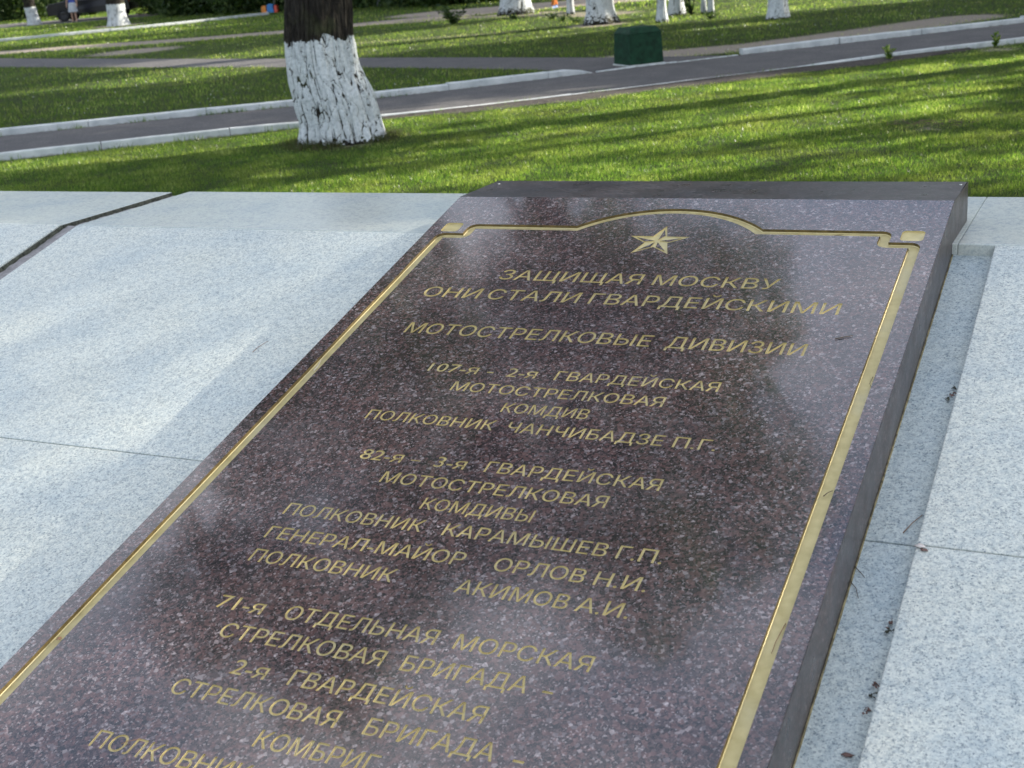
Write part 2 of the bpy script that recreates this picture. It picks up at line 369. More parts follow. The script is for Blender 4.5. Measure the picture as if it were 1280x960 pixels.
def ragged_strip(name, pts_a, pts_b, mat, amp, n=60):
    """thin irregular bed between two lines (each given by its two ends)"""
    V = []; F = []
    for i in range(n + 1):
        f = i / n
        a = pts_a[0].lerp(pts_a[1], f); b = pts_b[0].lerp(pts_b[1], f)
        for j in range(5):
            p = a.lerp(b, j / 4.0); h = noise.noise(p * 55) * amp + noise.noise(p * 140) * amp * .5
            V.append(p + Vector((0, 0, h)))
    for i in range(n):
        for j in range(4):
            k = i * 5 + j; F.append((k, k + 1, k + 6, k + 5))
    return mesh_obj(name, V, F, mat, None, True)
rel(ragged_strip('mortar_bed', (slope(-5.035, -5.0, -0.022), slope(-5.035, 0.03, -0.022)), (slope(-4.91, -5.0, -0.016), slope(-4.91, 0.03, -0.016)), M['mortar'], 0.006, 160))
rel(ragged_strip('mortar_bed', (W((-5.035, 4.96, -1.178)), W((-5.035, 5.84, -1.178))), (W((-4.91, 4.96, -1.171)), W((-4.91, 5.84, -1.171))), M['mortar'], 0.005, 60))
bm = bmesh.new()
def prism_edge(bm, a0, a1, dx, dn):
    hexa(bm, [a0 + dn, a0 + dn + dx, a1 + dn + dx, a1 + dn, a0, a0 + dx, a1 + dx, a1])
prism_edge(bm, slope(-5.029, -5.0, -0.003), slope(-5.029, -0.002, -0.003), Vector((0.006, 0, 0)), NS * (-0.020 * U))
rel(bm_obj('moss_edge', bm, M['moss'], base)); bm = bmesh.new()
prism_edge(bm, W((-5.029, 4.972, -1.158)), W((-5.029, 5.83, -1.158)), Vector((0.006, 0, 0)), Vector((0, 0, -0.020 * U)))
rel(bm_obj('moss_edge', bm, M['moss'], base))

# ------------------------------------------------------------------ plaque
plaque = tag(empty('memorial_plaque', W((CX, 5.3, -1.2))), 'polished dark red-brown granite plaque with a gilt frame, star and Russian inscription', 'plaque')
def relp(o): return rel(o, plaque)
GD = 0.0125       # groove depth of the frame (units)
LD = 0.0032       # depth of the letters
def text_outline(txt):
    cu = bpy.data.curves.new('t', 'FONT'); cu.body = txt; cu.size = 1.0; cu.resolution_u = 3; cu.fill_mode = 'NONE'; cu.offset = 0.010
    ob = bpy.data.objects.new('t', cu); C.objects.link(ob)
    dg = bpy.context.evaluated_depsgraph_get(); me = ob.evaluated_get(dg).to_mesh()
    V = [v.co.copy() for v in me.vertices]; adj = {}
    for e in me.edges:
        a, b = e.vertices; adj.setdefault(a, []).append(b); adj.setdefault(b, []).append(a)
    ob.evaluated_get(dg).to_mesh_clear(); C.objects.unlink(ob); bpy.data.objects.remove(ob); bpy.data.curves.remove(cu)
    loops = []; seen = set()
    for s in sorted(adj):
        if s in seen: continue
        lp = [s]; seen.add(s); cur = s
        while True:
            nx = [q for q in adj[cur] if q not in seen]
            if not nx: break
            cur = nx[0]; seen.add(cur); lp.append(cur)
        if len(lp) > 2: loops.append([(V[i].x, V[i].y) for i in lp])
    return loops
def fill2d(name, loops):
    """even-odd fill of closed 2D loops -> (verts, faces)"""
    cu = bpy.data.curves.new(name, 'CURVE'); cu.dimensions = '2D'; cu.fill_mode = 'FRONT'
    for lp in loops:
        s = cu.splines.new('POLY'); s.points.add(len(lp) - 1)
        for p, (x, y) in zip(s.points, lp): p.co = (x, y, 0, 1)
        s.use_cyclic_u = True
    ob = bpy.data.objects.new(name, cu); C.objects.link(ob)
    dg = bpy.context.evaluated_depsgraph_get(); me = ob.evaluated_get(dg).to_mesh()
    V = [(v.co.x, v.co.y) for v in me.vertices]; F = [tuple(p.vertices) for p in me.polygons]
    ob.evaluated_get(dg).to_mesh_clear(); C.objects.unlink(ob); bpy.data.objects.remove(ob); bpy.data.curves.remove(cu)
    return V, F
CAPH = 0.727   # cap height of the font at size 1
# (word, left x, right x) per line; baseline t; cap height; True: shrink 'я'
BODY = 0.0535
LINES = [
 (-0.709, 0.075, [('ЗАЩИЩАЯ', -2.212, -1.642), ('МОСКВУ', -1.597, -1.142)]),
 (-0.860, 0.075, [('ОНИ', -2.469, -2.231), ('СТАЛИ', -2.196, -1.831), ('ГВАРДЕЙСКИМИ', -1.788, -0.899)]),
 (-1.122, 0.072, [('МОТОСТРЕЛКОВЫЕ', -2.408, -1.468), ('ДИВИЗИИ', -1.411, -0.952)]),
 (-1.356, BODY, [('107-я', -2.190, -2.003), ('-', -1.967, -1.943), ('2-я', -1.893, -1.786), ('ГВАРДЕЙСКАЯ', -1.718, -1.164)]),
 (-1.460, BODY, [('МОТОСТРЕЛКОВАЯ', -2.052, -1.311)]),
 (-1.558, BODY, [('КОМДИВ', -1.822, -1.525)]),
 (-1.659, BODY, [('ПОЛКОВНИК', -2.272, -1.806), ('ЧАНЧИБАДЗЕ', -1.760, -1.248), ('П.Г.', -1.216, -1.086)]),
 (-1.867, BODY, [('82-я', -2.176, -2.027), ('–', -1.996, -1.963), ('3-я', -1.911, -1.807), ('ГВАРДЕЙСКАЯ', -1.739, -1.187)]),
 (-1.968, BODY, [('МОТОСТРЕЛКОВАЯ', -2.047, -1.314)]),
 (-2.067, BODY, [('КОМДИВЫ', -1.856, -1.501)]),
 (-2.166, BODY, [('ПОЛКОВНИК', -2.275, -1.803), ('КАРАМЫШЕВ', -1.734, -1.240), ('Г.П.', -1.211, -1.083)]),
 (-2.277, BODY, [('ГЕНЕРАЛ-МАЙОР', -2.271, -1.618), ('ОРЛОВ', -1.525, -1.262), ('Н.И.', -1.233, -1.090)]),
 (-2.380, BODY, [('ПОЛКОВНИК', -2.259, -1.784), ('АКИМОВ', -1.592, -1.268), ('А.И.', -1.245, -1.102)]),
 (-2.575, BODY, [('71-я', -2.240, -2.088), ('ОТДЕЛЬНАЯ', -2.016, -1.554), ('МОРСКАЯ', -1.500, -1.130)]),
 (-2.675, BODY, [('СТРЕЛКОВАЯ', -2.162, -1.657), ('БРИГАДА', -1.601, -1.256), ('-', -1.216, -1.189)]),
 (-2.788, BODY, [('2-я', -2.045, -1.938), ('ГВАРДЕЙСКАЯ', -1.867, -1.319)]),
 (-2.887, BODY, [('СТРЕЛКОВАЯ', -2.168, -1.669), ('БРИГАДА', -1.590, -1.248), ('-', -1.200, -1.173)]),
 (-2.988, BODY, [('КОМБРИГ', -1.840, -1.506)]),
 (-3.092, BODY, [('ПОЛКОВНИК', -2.264, -1.795)]),
]
cache = {}
SOLIDS = []      # (loop, key): regions cut into the face; key says which gilded part they belong to
from mathutils.geometry import delaunay_2d_cdt
def pip(P, lp):
    """vectorised point in polygon"""
    x, y = P[:, 0], P[:, 1]; L = np.asarray(lp); X0, Y0 = L[:, 0], L[:, 1]; X1, Y1 = np.roll(X0, -1), np.roll(Y0, -1)
    r = np.zeros(len(P), bool)
    for x0, y0, x1, y1 in zip(X0, Y0, X1, Y1):
        if y0 == y1: continue
        r ^= ((y0 > y) != (y1 > y)) & (x < (x1 - x0) * (y - y0) / (y1 - y0) + x0)
    return r
def split_holes(loops):
    """a contour wholly inside another is a counter, any other is solid (font contours may overlap)"""
    solid, hole = [], []
    for i, l in enumerate(loops):
        P = np.array(l); ins = False
        for j, o in enumerate(loops):
            if i == j: continue
            O = np.array(o)
            if O[:, 0].min() > P[:, 0].min() or O[:, 0].max() < P[:, 0].max(): continue
            Q = np.concatenate([P, (P + np.roll(P, -1, 0)) / 2, P * .75 + np.roll(P, -1, 0) * .25, P * .25 + np.roll(P, -1, 0) * .75])
            if pip(Q, o).all(): ins = True; break
        (hole if ins else solid).append(l)
    return solid, hole
CUTS = []        # (name, solids, holes, depth)
def add_word(w, x0, x1, t, cap):
    if w not in cache: cache[w] = text_outline(w)
    lp = cache[w]
    mnx = min(p[0] for l in lp for p in l); mxx = max(p[0] for l in lp for p in l)
    sx = (x1 - x0) / (mxx - mnx); sy = cap / CAPH
    loops = [[(x0 + (p[0] - mnx) * sx, t + p[1] * sy) for p in l] for l in lp]
    so_, ho_ = split_holes(loops); CUTS.append(('inscription_word', so_, ho_, LD * (1.35 if cap > .06 else 1)))
for t, cap, words in LINES:
    for w, x0, x1 in words: add_word(w, x0, x1, t, cap)
# star: outline plus filled facets
def star_pts(r, ri, cx=CX - 0.002, cy=-0.372):
    return [(cx + (r if i % 2 == 0 else ri) * math.sin(math.pi * i / 5), cy + (r if i % 2 == 0 else ri) * math.cos(math.pi * i / 5)) for i in range(10)]
SR, SI = 0.126, 0.048
so = star_pts(SR, SI); c0 = (CX - 0.002, -0.372)
# bare (dark) half-arms: top-right, right-lower, bottom-right arm's left, bottom-left arm's lower, left arm's lower
bare = [(0, 1), (2, 3), (4, 5), (6, 5), (8, 7)]
dark = []
for tip, inn in bare:
    T = Vector(so[tip]); I = Vector(so[inn]); O = Vector(c0)
    tri = [T.lerp(O, 0.20), I.lerp((T + O) / 2, 0.24), O.lerp(T, 0.05)]
    cen = (tri[0] + tri[1] + tri[2]) / 3
    tri = [Vector(p).lerp(cen, 0.10) for p in tri]
    dark.append([tuple(p) for p in tri])
CUTS.append(('star', [so], dark, LD))
def rrect(x0, x1, y0, y1, r, n=4):
    out = []
    for cx, cy, a0 in ((x1 - r, y1 - r, 0), (x0 + r, y1 - r, 90), (x0 + r, y0 + r, 180), (x1 - r, y0 + r, 270)):
        for k in range(n + 1):
            a = R(a0 + 90 * k / n); out.append((cx + r * math.cos(a), cy + r * math.sin(a)))
    return out
for sgn in (-1, 1):
    cx = CX + sgn * 0.9285
    CUTS.append(('corner_square', [rrect(cx - 0.040, cx + 0.040, -0.327, -0.250, 0.015)], [], LD * 1.5))
# frame groove swept along its centre line
def rounded(pts, r, n=4):
    out = []; N = len(pts)
    for i, p in enumerate(pts):
        p = Vector(p[:2]); a = Vector(pts[i - 1][:2]) - p; b = Vector(pts[(i + 1) % N][:2]) - p
        if len(pts[i]) > 2: out.append(tuple(p)); continue
        a.normalize(); b.normalize()
        A = p + a * r; B = p + b * r
        for k in range(n + 1):
            f = k / n; out.append(tuple(A * (1 - f) ** 2 + p * 2 * f * (1 - f) + B * f * f))
    return out
HX = 0.947
cl = [(CX - HX, -4.02), (CX + HX, -4.02), (CX + HX, -0.362), (CX + 0.835, -0.362), (CX + 0.835, -0.278), (CX + 0.37, -0.278, 1)]
Rr = 0.501; cyc = -0.115 - Rr; a1 = math.asin(0.37 / Rr)
for k in range(1, 28): 
    a = a1 - 2 * a1 * k / 28; cl.append((CX + Rr * math.sin(a), cyc + Rr * math.cos(a), 1))
cl += [(CX - 0.37, -0.278, 1), (CX - 0.835, -0.278), (CX - 0.835, -0.362), (CX - HX, -0.362)]
CLN = rounded(cl, 0.020)
def offset_loop(pts, d):
    out = []; N = len(pts)
    for i in range(N):
        p = Vector(pts[i]); a = (p - Vector(pts[i - 1])).normalized(); b = (Vector(pts[(i + 1) % N]) - p).normalized()
        na = Vector((-a.y, a.x)); nb = Vector((-b.y, b.x)); mm = (na + nb); 
        mm = mm.normalized() if mm.length > 1e-6 else na
        out.append(tuple(p + mm * (d / max(0.5, mm.dot(na)))))
    return out
wd = 0.0415
profl = [(-wd / 2, 0), (-wd / 2 + .0010, -GD * .80), (-wd / 2 + .0032, -GD), (wd / 2 - .0032, -GD), (wd / 2 - .0010, -GD * .80), (wd / 2, 0)]
rings = [offset_loop(CLN, d) for d, _ in profl]
V = []; F = []; n = len(CLN)
for (d, z), rg in zip(profl, rings): V += [face(x, y, z) for x, y in rg]
for k in range(len(profl) - 1):
    for i in range(n):
        j = (i + 1) % n; F.append((k * n + i, k * n + j, (k + 1) * n + j, (k + 1) * n + i))
M['gold_shaded'] = mat_simple('painted groove shade', (.13, .09, .028), .6, .2, .4, 60)  # shade inside the groove, painted as a darker colour on its side walls
fr = relp(mesh_obj('gilt_frame', V, F, M['gold'])); fr.data.materials.append(M['gold_shaded'])
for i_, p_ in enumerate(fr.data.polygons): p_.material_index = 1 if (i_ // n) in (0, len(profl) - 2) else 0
ro, ri = (rings[0], rings[-1]) if max(p[0] for p in rings[0]) > max(p[0] for p in rings[-1]) else (rings[-1], rings[0])
CUTS.append(('frame', [ro], [ri], 0))
# body: punched face, top strip, sides
TB = -4.2
outer = [(XL, TB), (XR, TB), (XR, 0.0), (XL, 0.0)]
cv = []; ce = []
def addl(lp):
    b0 = len(cv); cv.extend(Vector(p) for p in lp); ce.extend((b0 + i, b0 + (i + 1) % len(lp)) for i in range(len(lp)))
addl(outer)
for nm, so_, ho_, dp in CUTS:
    for l in so_ + ho_: addl(l)
gx = np.linspace(XL, XR, 9)[1:-1]
vo, eo, fo, *_ = delaunay_2d_cdt(cv, ce, [], 0, 1e-6)
VO = np.array([(v.x, v.y) for v in vo]); FO = np.array([tuple(f) for f in fo if len(f) == 3]); CE = VO[FO].mean(1)
owner = np.full(len(FO), -1)
for ci, (nm, so_, ho_, dp) in enumerate(CUTS):
    allp = np.array([p for l in so_ for p in l]); lo = allp.min(0); hi = allp.max(0)
    cand = np.where((CE[:, 0] > lo[0]) & (CE[:, 0] < hi[0]) & (CE[:, 1] > lo[1]) & (CE[:, 1] < hi[1]))[0]
    if not len(cand): continue
    ins = np.zeros(len(cand), bool)
    for l in so_: ins |= pip(CE[cand], l)
    for l in ho_: ins &= ~pip(CE[cand], l)
    owner[cand[ins]] = ci
def sub(idx, depth, wall=False):
    fs = FO[idx]; used = np.unique(fs); mp_ = {int(u): i for i, u in enumerate(used)}
    V = [face(*VO[u], -depth) for u in used]; F = []
    for f in fs:
        p = VO[f]; ccw = (p[1][0] - p[0][0]) * (p[2][1] - p[0][1]) - (p[1][1] - p[0][1]) * (p[2][0] - p[0][0]) > 0
        t3 = [mp_[int(i)] for i in f]; F.append(tuple(t3 if ccw else t3[::-1]))
    if wall:
        cnt = {}
        for f in F:
            for a_, b_ in ((f[0], f[1]), (f[1], f[2]), (f[2], f[0])): cnt[(a_, b_)] = 1
        n0 = len(V); V += [face(*VO[u], 0.0) for u in used]
        for (a_, b_) in list(cnt):
            if (b_, a_) not in cnt: F.append((b_, a_, a_ + n0, b_ + n0))
    return V, F
for ci, (nm, so_, ho_, dp) in enumerate(CUTS):
    if nm == 'frame': continue
    V, F = sub(np.where(owner == ci)[0], dp, True); relp(mesh_obj(nm, V, F, M['gold']))
V, F = sub(np.where(owner == -1)[0], 0.0); relp(mesh_obj('stone_face', V, F, M['plaque']))
bm = bmesh.new()
b = 0.004
def q(*ps): bm.faces.new([bm.verts.new(p) for p in ps])
ytop = 5.376; zb = -1.17
TL, TR = W((XL, 4.998, -1)), W((XR, 4.998, -1)); BL, BR = W((XL, ytop, -1)), W((XR, ytop, -1))
eps = b * U
# top strip (its back and side arrises chamfered)
TLi, TRi, BLi, BRi = TL + Vector((0, 0, 0)), TR + Vector((0, 0, 0)), BL + Vector((eps, -eps, 0)), BR + Vector((-eps, -eps, 0))
q(TL, TR, BRi, BLi)
q(BLi, BRi, BR + Vector((0, 0, -eps)), BL + Vector((0, 0, -eps)))
relp(bm_obj('top_strip', bm, M['plaque_side']))
bm = bmesh.new()
TH = 0.215
for x, s in ((XL, -1), (XR, 1)):
    a_, b_, c_, d_, e_ = face(x, TB), face(x, 0), W((x, ytop, -1 - b)), W((x, ytop, -1.20)), face(x, -0.02, -TH)
    f_ = face(x, TB, -TH)
    q(a_, b_, c_, d_, e_, f_)
q(W((XL, ytop, -1 - b)), W((XR, ytop, -1 - b)), W((XR, ytop, -1.2)), W((XL, ytop, -1.2)))
q(face(XL, TB), face(XR, TB), face(XR, TB, -TH), face(XL, TB, -TH))
relp(bm_obj('sawn_edge', bm, M['plaque_side']))
bm = bmesh.new(); pts_ = [slope(XR + .002, -4.1 + 4.15 * i / 120, -.042) for i in range(121)]
tube(bm, pts_, [.0016 + .0014 * abs(noise.noise(p * 30)) for p in pts_], 6); relp(bm_obj('joint_filler', bm, mat_simple('yellowed joint filler', (.20, .17, .09), .9, var=.6, vs=60)))
# fine polished arris catching light on the right edge
bm = bmesh.new(); tube(bm, [face(XR, TB, -.0008), face(XR, 0, -.0008), W((XR, ytop - .004, -1.0025))], [0.0011] * 3, 6); relp(bm_obj('arris', bm, M['plaque_side']))

# ------------------------------------------------------------------ ground
NK = [(-24, -1.5), (-16, 5.8), (-11, 10.2), (-8.7, 12.2), (-6.73, 13.95), (-4.4, 16.35), (-1.67, 19.1), (6, 27)]       # grass-side foot of the near kerb
FK = [(-25.5, 1.0), (-18, 7.6), (-12.9, 12.0), (-10.46, 13.95), (-9.09, 14.95), (-7.9, 16.15), (-7.04, 17.15)]          # path-side foot of the far kerb
RK = [(-5.45, 18.95), (-4.3, 20.05), (-3.1, 21.3), (-1.97, 22.45), (3, 27.5)]
BF = [(-46, 31), (-34, 27), (-24.98, 23.67), (-19.41, 21.81), (-15.35, 20.55), (-11.69, 19.29), (-8.9, 18.2), (-8.0, 17.75), (-7.04, 17.15)]
BB = [(-46, 34), (-36, 30.2), (-28.65, 27.0), (-21.52, 24.3), (-16.61, 22.5), (-13.98, 21.7), (-11.28, 20.8), (-8.66, 19.8), (-7.3, 19.35), (-5.45, 18.95)]
def dense(poly, step=0.25):
    out = [Vector((*poly[0], 0))]
    # catmull-rom
    P = [Vector((*p, 0)) for p in poly]
    for i in range(len(P) - 1):
        p0, p1, p2, p3 = P[max(0, i - 1)], P[i], P[i + 1], P[min(len(P) - 1, i + 2)]
        n = max(1, int((p2 - p1).length / step))
        for k in range(1, n + 1):
            f = k / n; f2 = f * f; f3 = f2 * f
            out.append(0.5 * ((2 * p1) + (p2 - p0) * f + (2 * p0 - 5 * p1 + 4 * p2 - p3) * f2 + (3 * p1 - p0 - 3 * p2 + p3) * f3))
    return out
def sheet(name, loop, z, mat, label=None):
    V2, F = fill2d(name, [[(p[0], p[1]) for p in loop]])
    o = mesh_obj(name, [(x, y, z) for x, y in V2], F, mat); o['kind'] = 'structure'; return o
nk = dense(NK); fk = dense(FK); rk = dense(RK); bf = dense(BF); bb = dense(BB)
path_loop = [p for p in nk] + [p for p in reversed(rk)] + [p for p in reversed(fk)]
sheet('footpath', path_loop, 0.008, M['asphalt'])
sheet('side_path', [p for p in bf] + [p for p in reversed(bb)], 0.004, M['asphalt'])
def soil_strip():
    V = []; F = []; pts = [p for p in nk if -8.0 < p.x < -2.0]
    for i, p in enumerate(pts):
        d = (nk[nk.index(p) + 1] - p).normalized(); n_ = Vector((d.y, -d.x, 0)); e_ = min(1, i / 6, (len(pts) - 1 - i) / 6)
        w_ = (.42 + .25 * noise.noise(p * 1.7) + .08 * noise.noise(p * 6)) * (.3 + .7 * e_)
        for j in range(6): V.append(p + n_ * (w_ * j / 5 - .01) + Vector((0, 0, .03 * (1 - j / 5) + .004 + .006 * noise.noise((p + n_ * j) * 14))))
    for i in range(len(pts) - 1):
        for j in range(5): k = i * 6 + j; F.append((k, k + 6, k + 7, k + 1))
    o = mesh_obj('bare_soil', V, F, M['darksoil'], None, True); o['kind'] = 'structure'
soil_strip()
# distance helpers (numpy) for masks
def seg_dist(P, poly):
    d = np.full(len(P), 1e9)
    for a, b in zip(poly, poly[1:]):
        a = np.array(a[:2]); b = np.array(b[:2]); ab = b - a; t = np.clip(((P - a) @ ab) / (ab @ ab), 0, 1)
        d = np.minimum(d, np.hypot(*(P - a - t[:, None] * ab).T))
    return d
def inside(P, poly):
    x, y = P.T; r = np.zeros(len(P), bool); n = len(poly)
    for i in range(n):
        x0, y0 = poly[i][:2]; x1, y1 = poly[(i + 1) % n][:2]
        if y0 == y1: continue
        c = ((y0 > y) != (y1 > y)) & (x < (x1 - x0) * (y - y0) / (y1 - y0) + x0); r ^= c
    return r
pathP = [(p.x, p.y) for p in path_loop]; sideP = [(p.x, p.y) for p in bf] + [(p.x, p.y) for p in reversed(bb)]
TRAILS = [([(-45, 27), (-34, 28.6), (-30.9, 29.3), (-29, 29.9), (-26.8, 30.2), (-24.6, 30.8), (-22.3, 31.9), (-20.3, 34.2), (-18, 36.4), (-14, 38.5), (-8, 42)], 1.0, 1.0),
          ([(-7.2, 19.5), (-6.5, 19.9), (-5.6, 20.4), (-4.7, 21.6), (-3.8, 23.0), (-3.1, 24.2)], 0.75, 0.8),
          ([(-19.5, 33.5), (-15.5, 33.8), (-12.5, 31.6)], 1.1, 0.55), ([(-17, 25.5), (-14.5, 26.2), (-13, 26.6)], 0.6, 0.4),
          ([(-20.5, 37.5), (-16.5, 39.5), (-11, 42.5)], 1.6, 1.0)]
SPOTS = [(-7.35, 11.2, 0.6, .62), (-23.6, 26.9, 1.4, 0.8), (-1.75, 11.55, 0.3, 0.5), (-11.2, 27.6, 0.8, 0.8), (-16.4, 33.9, 1.0, 0.8), (-38.9, 43.6, 1.3, 0.9), (-1.9, 18.3, .35, .6)]
def dirt_mask(P):
    m_ = np.zeros(len(P))
    for poly, w, s in TRAILS: m_ = np.maximum(m_, s * np.clip(1.5 - seg_dist(P, poly) / w, 0, 1))
    for x, y, r, s in SPOTS: m_ = np.maximum(m_, s * np.clip(1.4 - np.hypot(P[:, 0] - x, P[:, 1] - y) / r, 0, 1))
    m_ = np.maximum(m_, 0.45 * np.clip(1.2 - seg_dist(P, NK) / 0.16, 0, 1))
    return m_
# lawn sheet with a dirt attribute, near grid fine
def grid_sheet(name, x0, x1, y0, y1, st, z, mat):
    xs = np.arange(x0, x1 + st / 2, st); ys = np.arange(y0, y1 + st / 2, st); X, Y = np.meshgrid(xs, ys)
    P = np.stack([X.ravel(), Y.ravel()], 1); nx = len(xs); ny = len(ys)
    me = bpy.data.meshes.new(name)
    V = np.concatenate([P, np.full((len(P), 1), z)], 1)
    i = np.arange(ny - 1)[:, None] * nx + np.arange(nx - 1)[None]; i = i.ravel()
    Fq = np.stack([i, i + 1, i + nx + 1, i + nx], 1)
    me.vertices.add(len(V)); me.vertices.foreach_set('co', V.astype(np.float32).ravel())
    me.loops.add(Fq.size); me.loops.foreach_set('vertex_index', Fq.astype(np.int32).ravel()); me.polygons.add(len(Fq)); me.polygons.foreach_set('loop_start', np.arange(0, Fq.size, 4, dtype=np.int32))
    me.materials.append(mat); a = me.attributes.new('dirt', 'FLOAT', 'POINT'); a.data.foreach_set('value', dirt_mask(P).astype(np.float32)); me.update(calc_edges=True)
    o = link(bpy.data.objects.new(name, me)); o['kind'] = 'structure'; return o
grid_sheet('lawn', -55, 12, -6, 60, 0.25, 0.0, M['soil'])
gsheet = mesh_obj('ground', [(-900, -900, -0.03), (900, -900, -0.03), (900, 900, -0.03), (-900, 900, -0.03)], [(0, 1, 2, 3)], M['soil']); gsheet['kind'] = 'structure'
pv = mesh_obj('paving', [(-8, -5.5, .006), (5, -5.5, .006), (5, 0.55, .006), (-8, 0.55, .006)], [(0, 1, 2, 3)], M['paving']); pv['kind'] = 'structure'
# far road with the parked car
road = sheet('road', [(-75, 46), (-54, 47.6), (-47.4, 50.6), (-36, 56.2), (-20, 64), (-20, 70), (-38, 62), (-50, 56.5), (-75, 52)], 0.012, M['asphalt'])

# kerbs
def kerb(name, line, side, w, h, stone, label, z0=-0.02, taper_end=False, gaps=0.006, jit=1.0):
    root = tag(empty(name, line[0]), label, 'kerb')
    acc = 0; pts = [line[0]]; k = 0; L = []
    for a, b in zip(line, line[1:]):
        acc += (b - a).length; pts.append(b)
        if acc >= stone: L.append(pts); pts = [b]; acc = 0
    if len(pts) > 2: L.append(pts)
    for si, pp in enumerate(L):
        bm = bmesh.new(); rg = []
        jz = random.uniform(-0.006, 0.006) * jit; jx = random.uniform(-0.005, 0.005) * jit; jt = random.uniform(-.006, .006) * jit
        lastst = taper_end and si == len(L) - 1
        for i, p in enumerate(pp):
            d = (pp[min(i + 1, len(pp) - 1)] - pp[max(i - 1, 0)]).normalized(); nrm = Vector((-d.y, d.x, 0)) * side
            if i == 0: p = p + d * gaps
            if i == len(pp) - 1: p = p - d * gaps
            hh = (h(p.x) if callable(h) else h) + (jz + jt * (i / len(pp))) * (.5 if callable(h) else 1)
            if lastst: hh *= (1 - 0.9 * max(0, (i / (len(pp) - 1)) - 0.45) / 0.55) if i < len(pp) - 1 else 0.06
            p = p + nrm * jx
            c = 0.016
            prof = [(0, z0), (0, hh - c), (c * .35, hh - c * .3), (c, hh), (w - c, hh), (w - c * .35, hh - c * .3), (w, hh - c), (w, z0)]
            rg.append([bm.verts.new(p + nrm * a + Vector((0, 0, max(z, z0) + (noise.noise(Vector((p.x * 5, p.y * 5, a * 9))) * .004)))) for a, z in prof])
        for r0, r1 in zip(rg, rg[1:]):
            for j in range(7): bm.faces.new((r0[j], r0[j + 1], r1[j + 1], r1[j]))
        bm.faces.new(rg[0]); bm.faces.new(rg[-1][::-1])
        bmesh.ops.recalc_face_normals(bm, faces=bm.faces[:])
        o = bm_obj('kerb_stone', bm, M['kerb']); rel(o, root)
    return root
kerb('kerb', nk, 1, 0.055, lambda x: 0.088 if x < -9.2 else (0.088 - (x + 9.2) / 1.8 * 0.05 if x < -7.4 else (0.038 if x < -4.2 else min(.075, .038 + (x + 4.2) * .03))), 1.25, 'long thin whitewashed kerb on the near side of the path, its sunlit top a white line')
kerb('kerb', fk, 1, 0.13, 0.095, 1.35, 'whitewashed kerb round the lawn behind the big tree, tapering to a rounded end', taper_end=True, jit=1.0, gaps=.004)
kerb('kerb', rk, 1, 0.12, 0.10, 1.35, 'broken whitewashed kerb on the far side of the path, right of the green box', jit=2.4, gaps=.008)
fl = kerb('kerb', dense([(-7.0, 17.2), (-6.64, 17.75), (-5.96, 18.4), (-5.5, 18.9)]), 1, 0.07, 0.018, 1.0, 'worn flush kerb crossing between the rounded kerb end and the right-hand kerb')
kerb('kerb', dense([(-46, 30.5), (-40, 34), (-37.0, 36.6), (-34.3, 40.2), (-32.2, 44.8)], .5), 1, 0.10, 0.10, 2.0, 'far white kerb running across the lawn at top left')
kerb('kerb', dense([(-75, 45.9), (-54, 47.5), (-51.3, 48.8)], .5), 1, 0.16, 0.12, 2.0, 'short white kerb beside the far road, at the left edge')

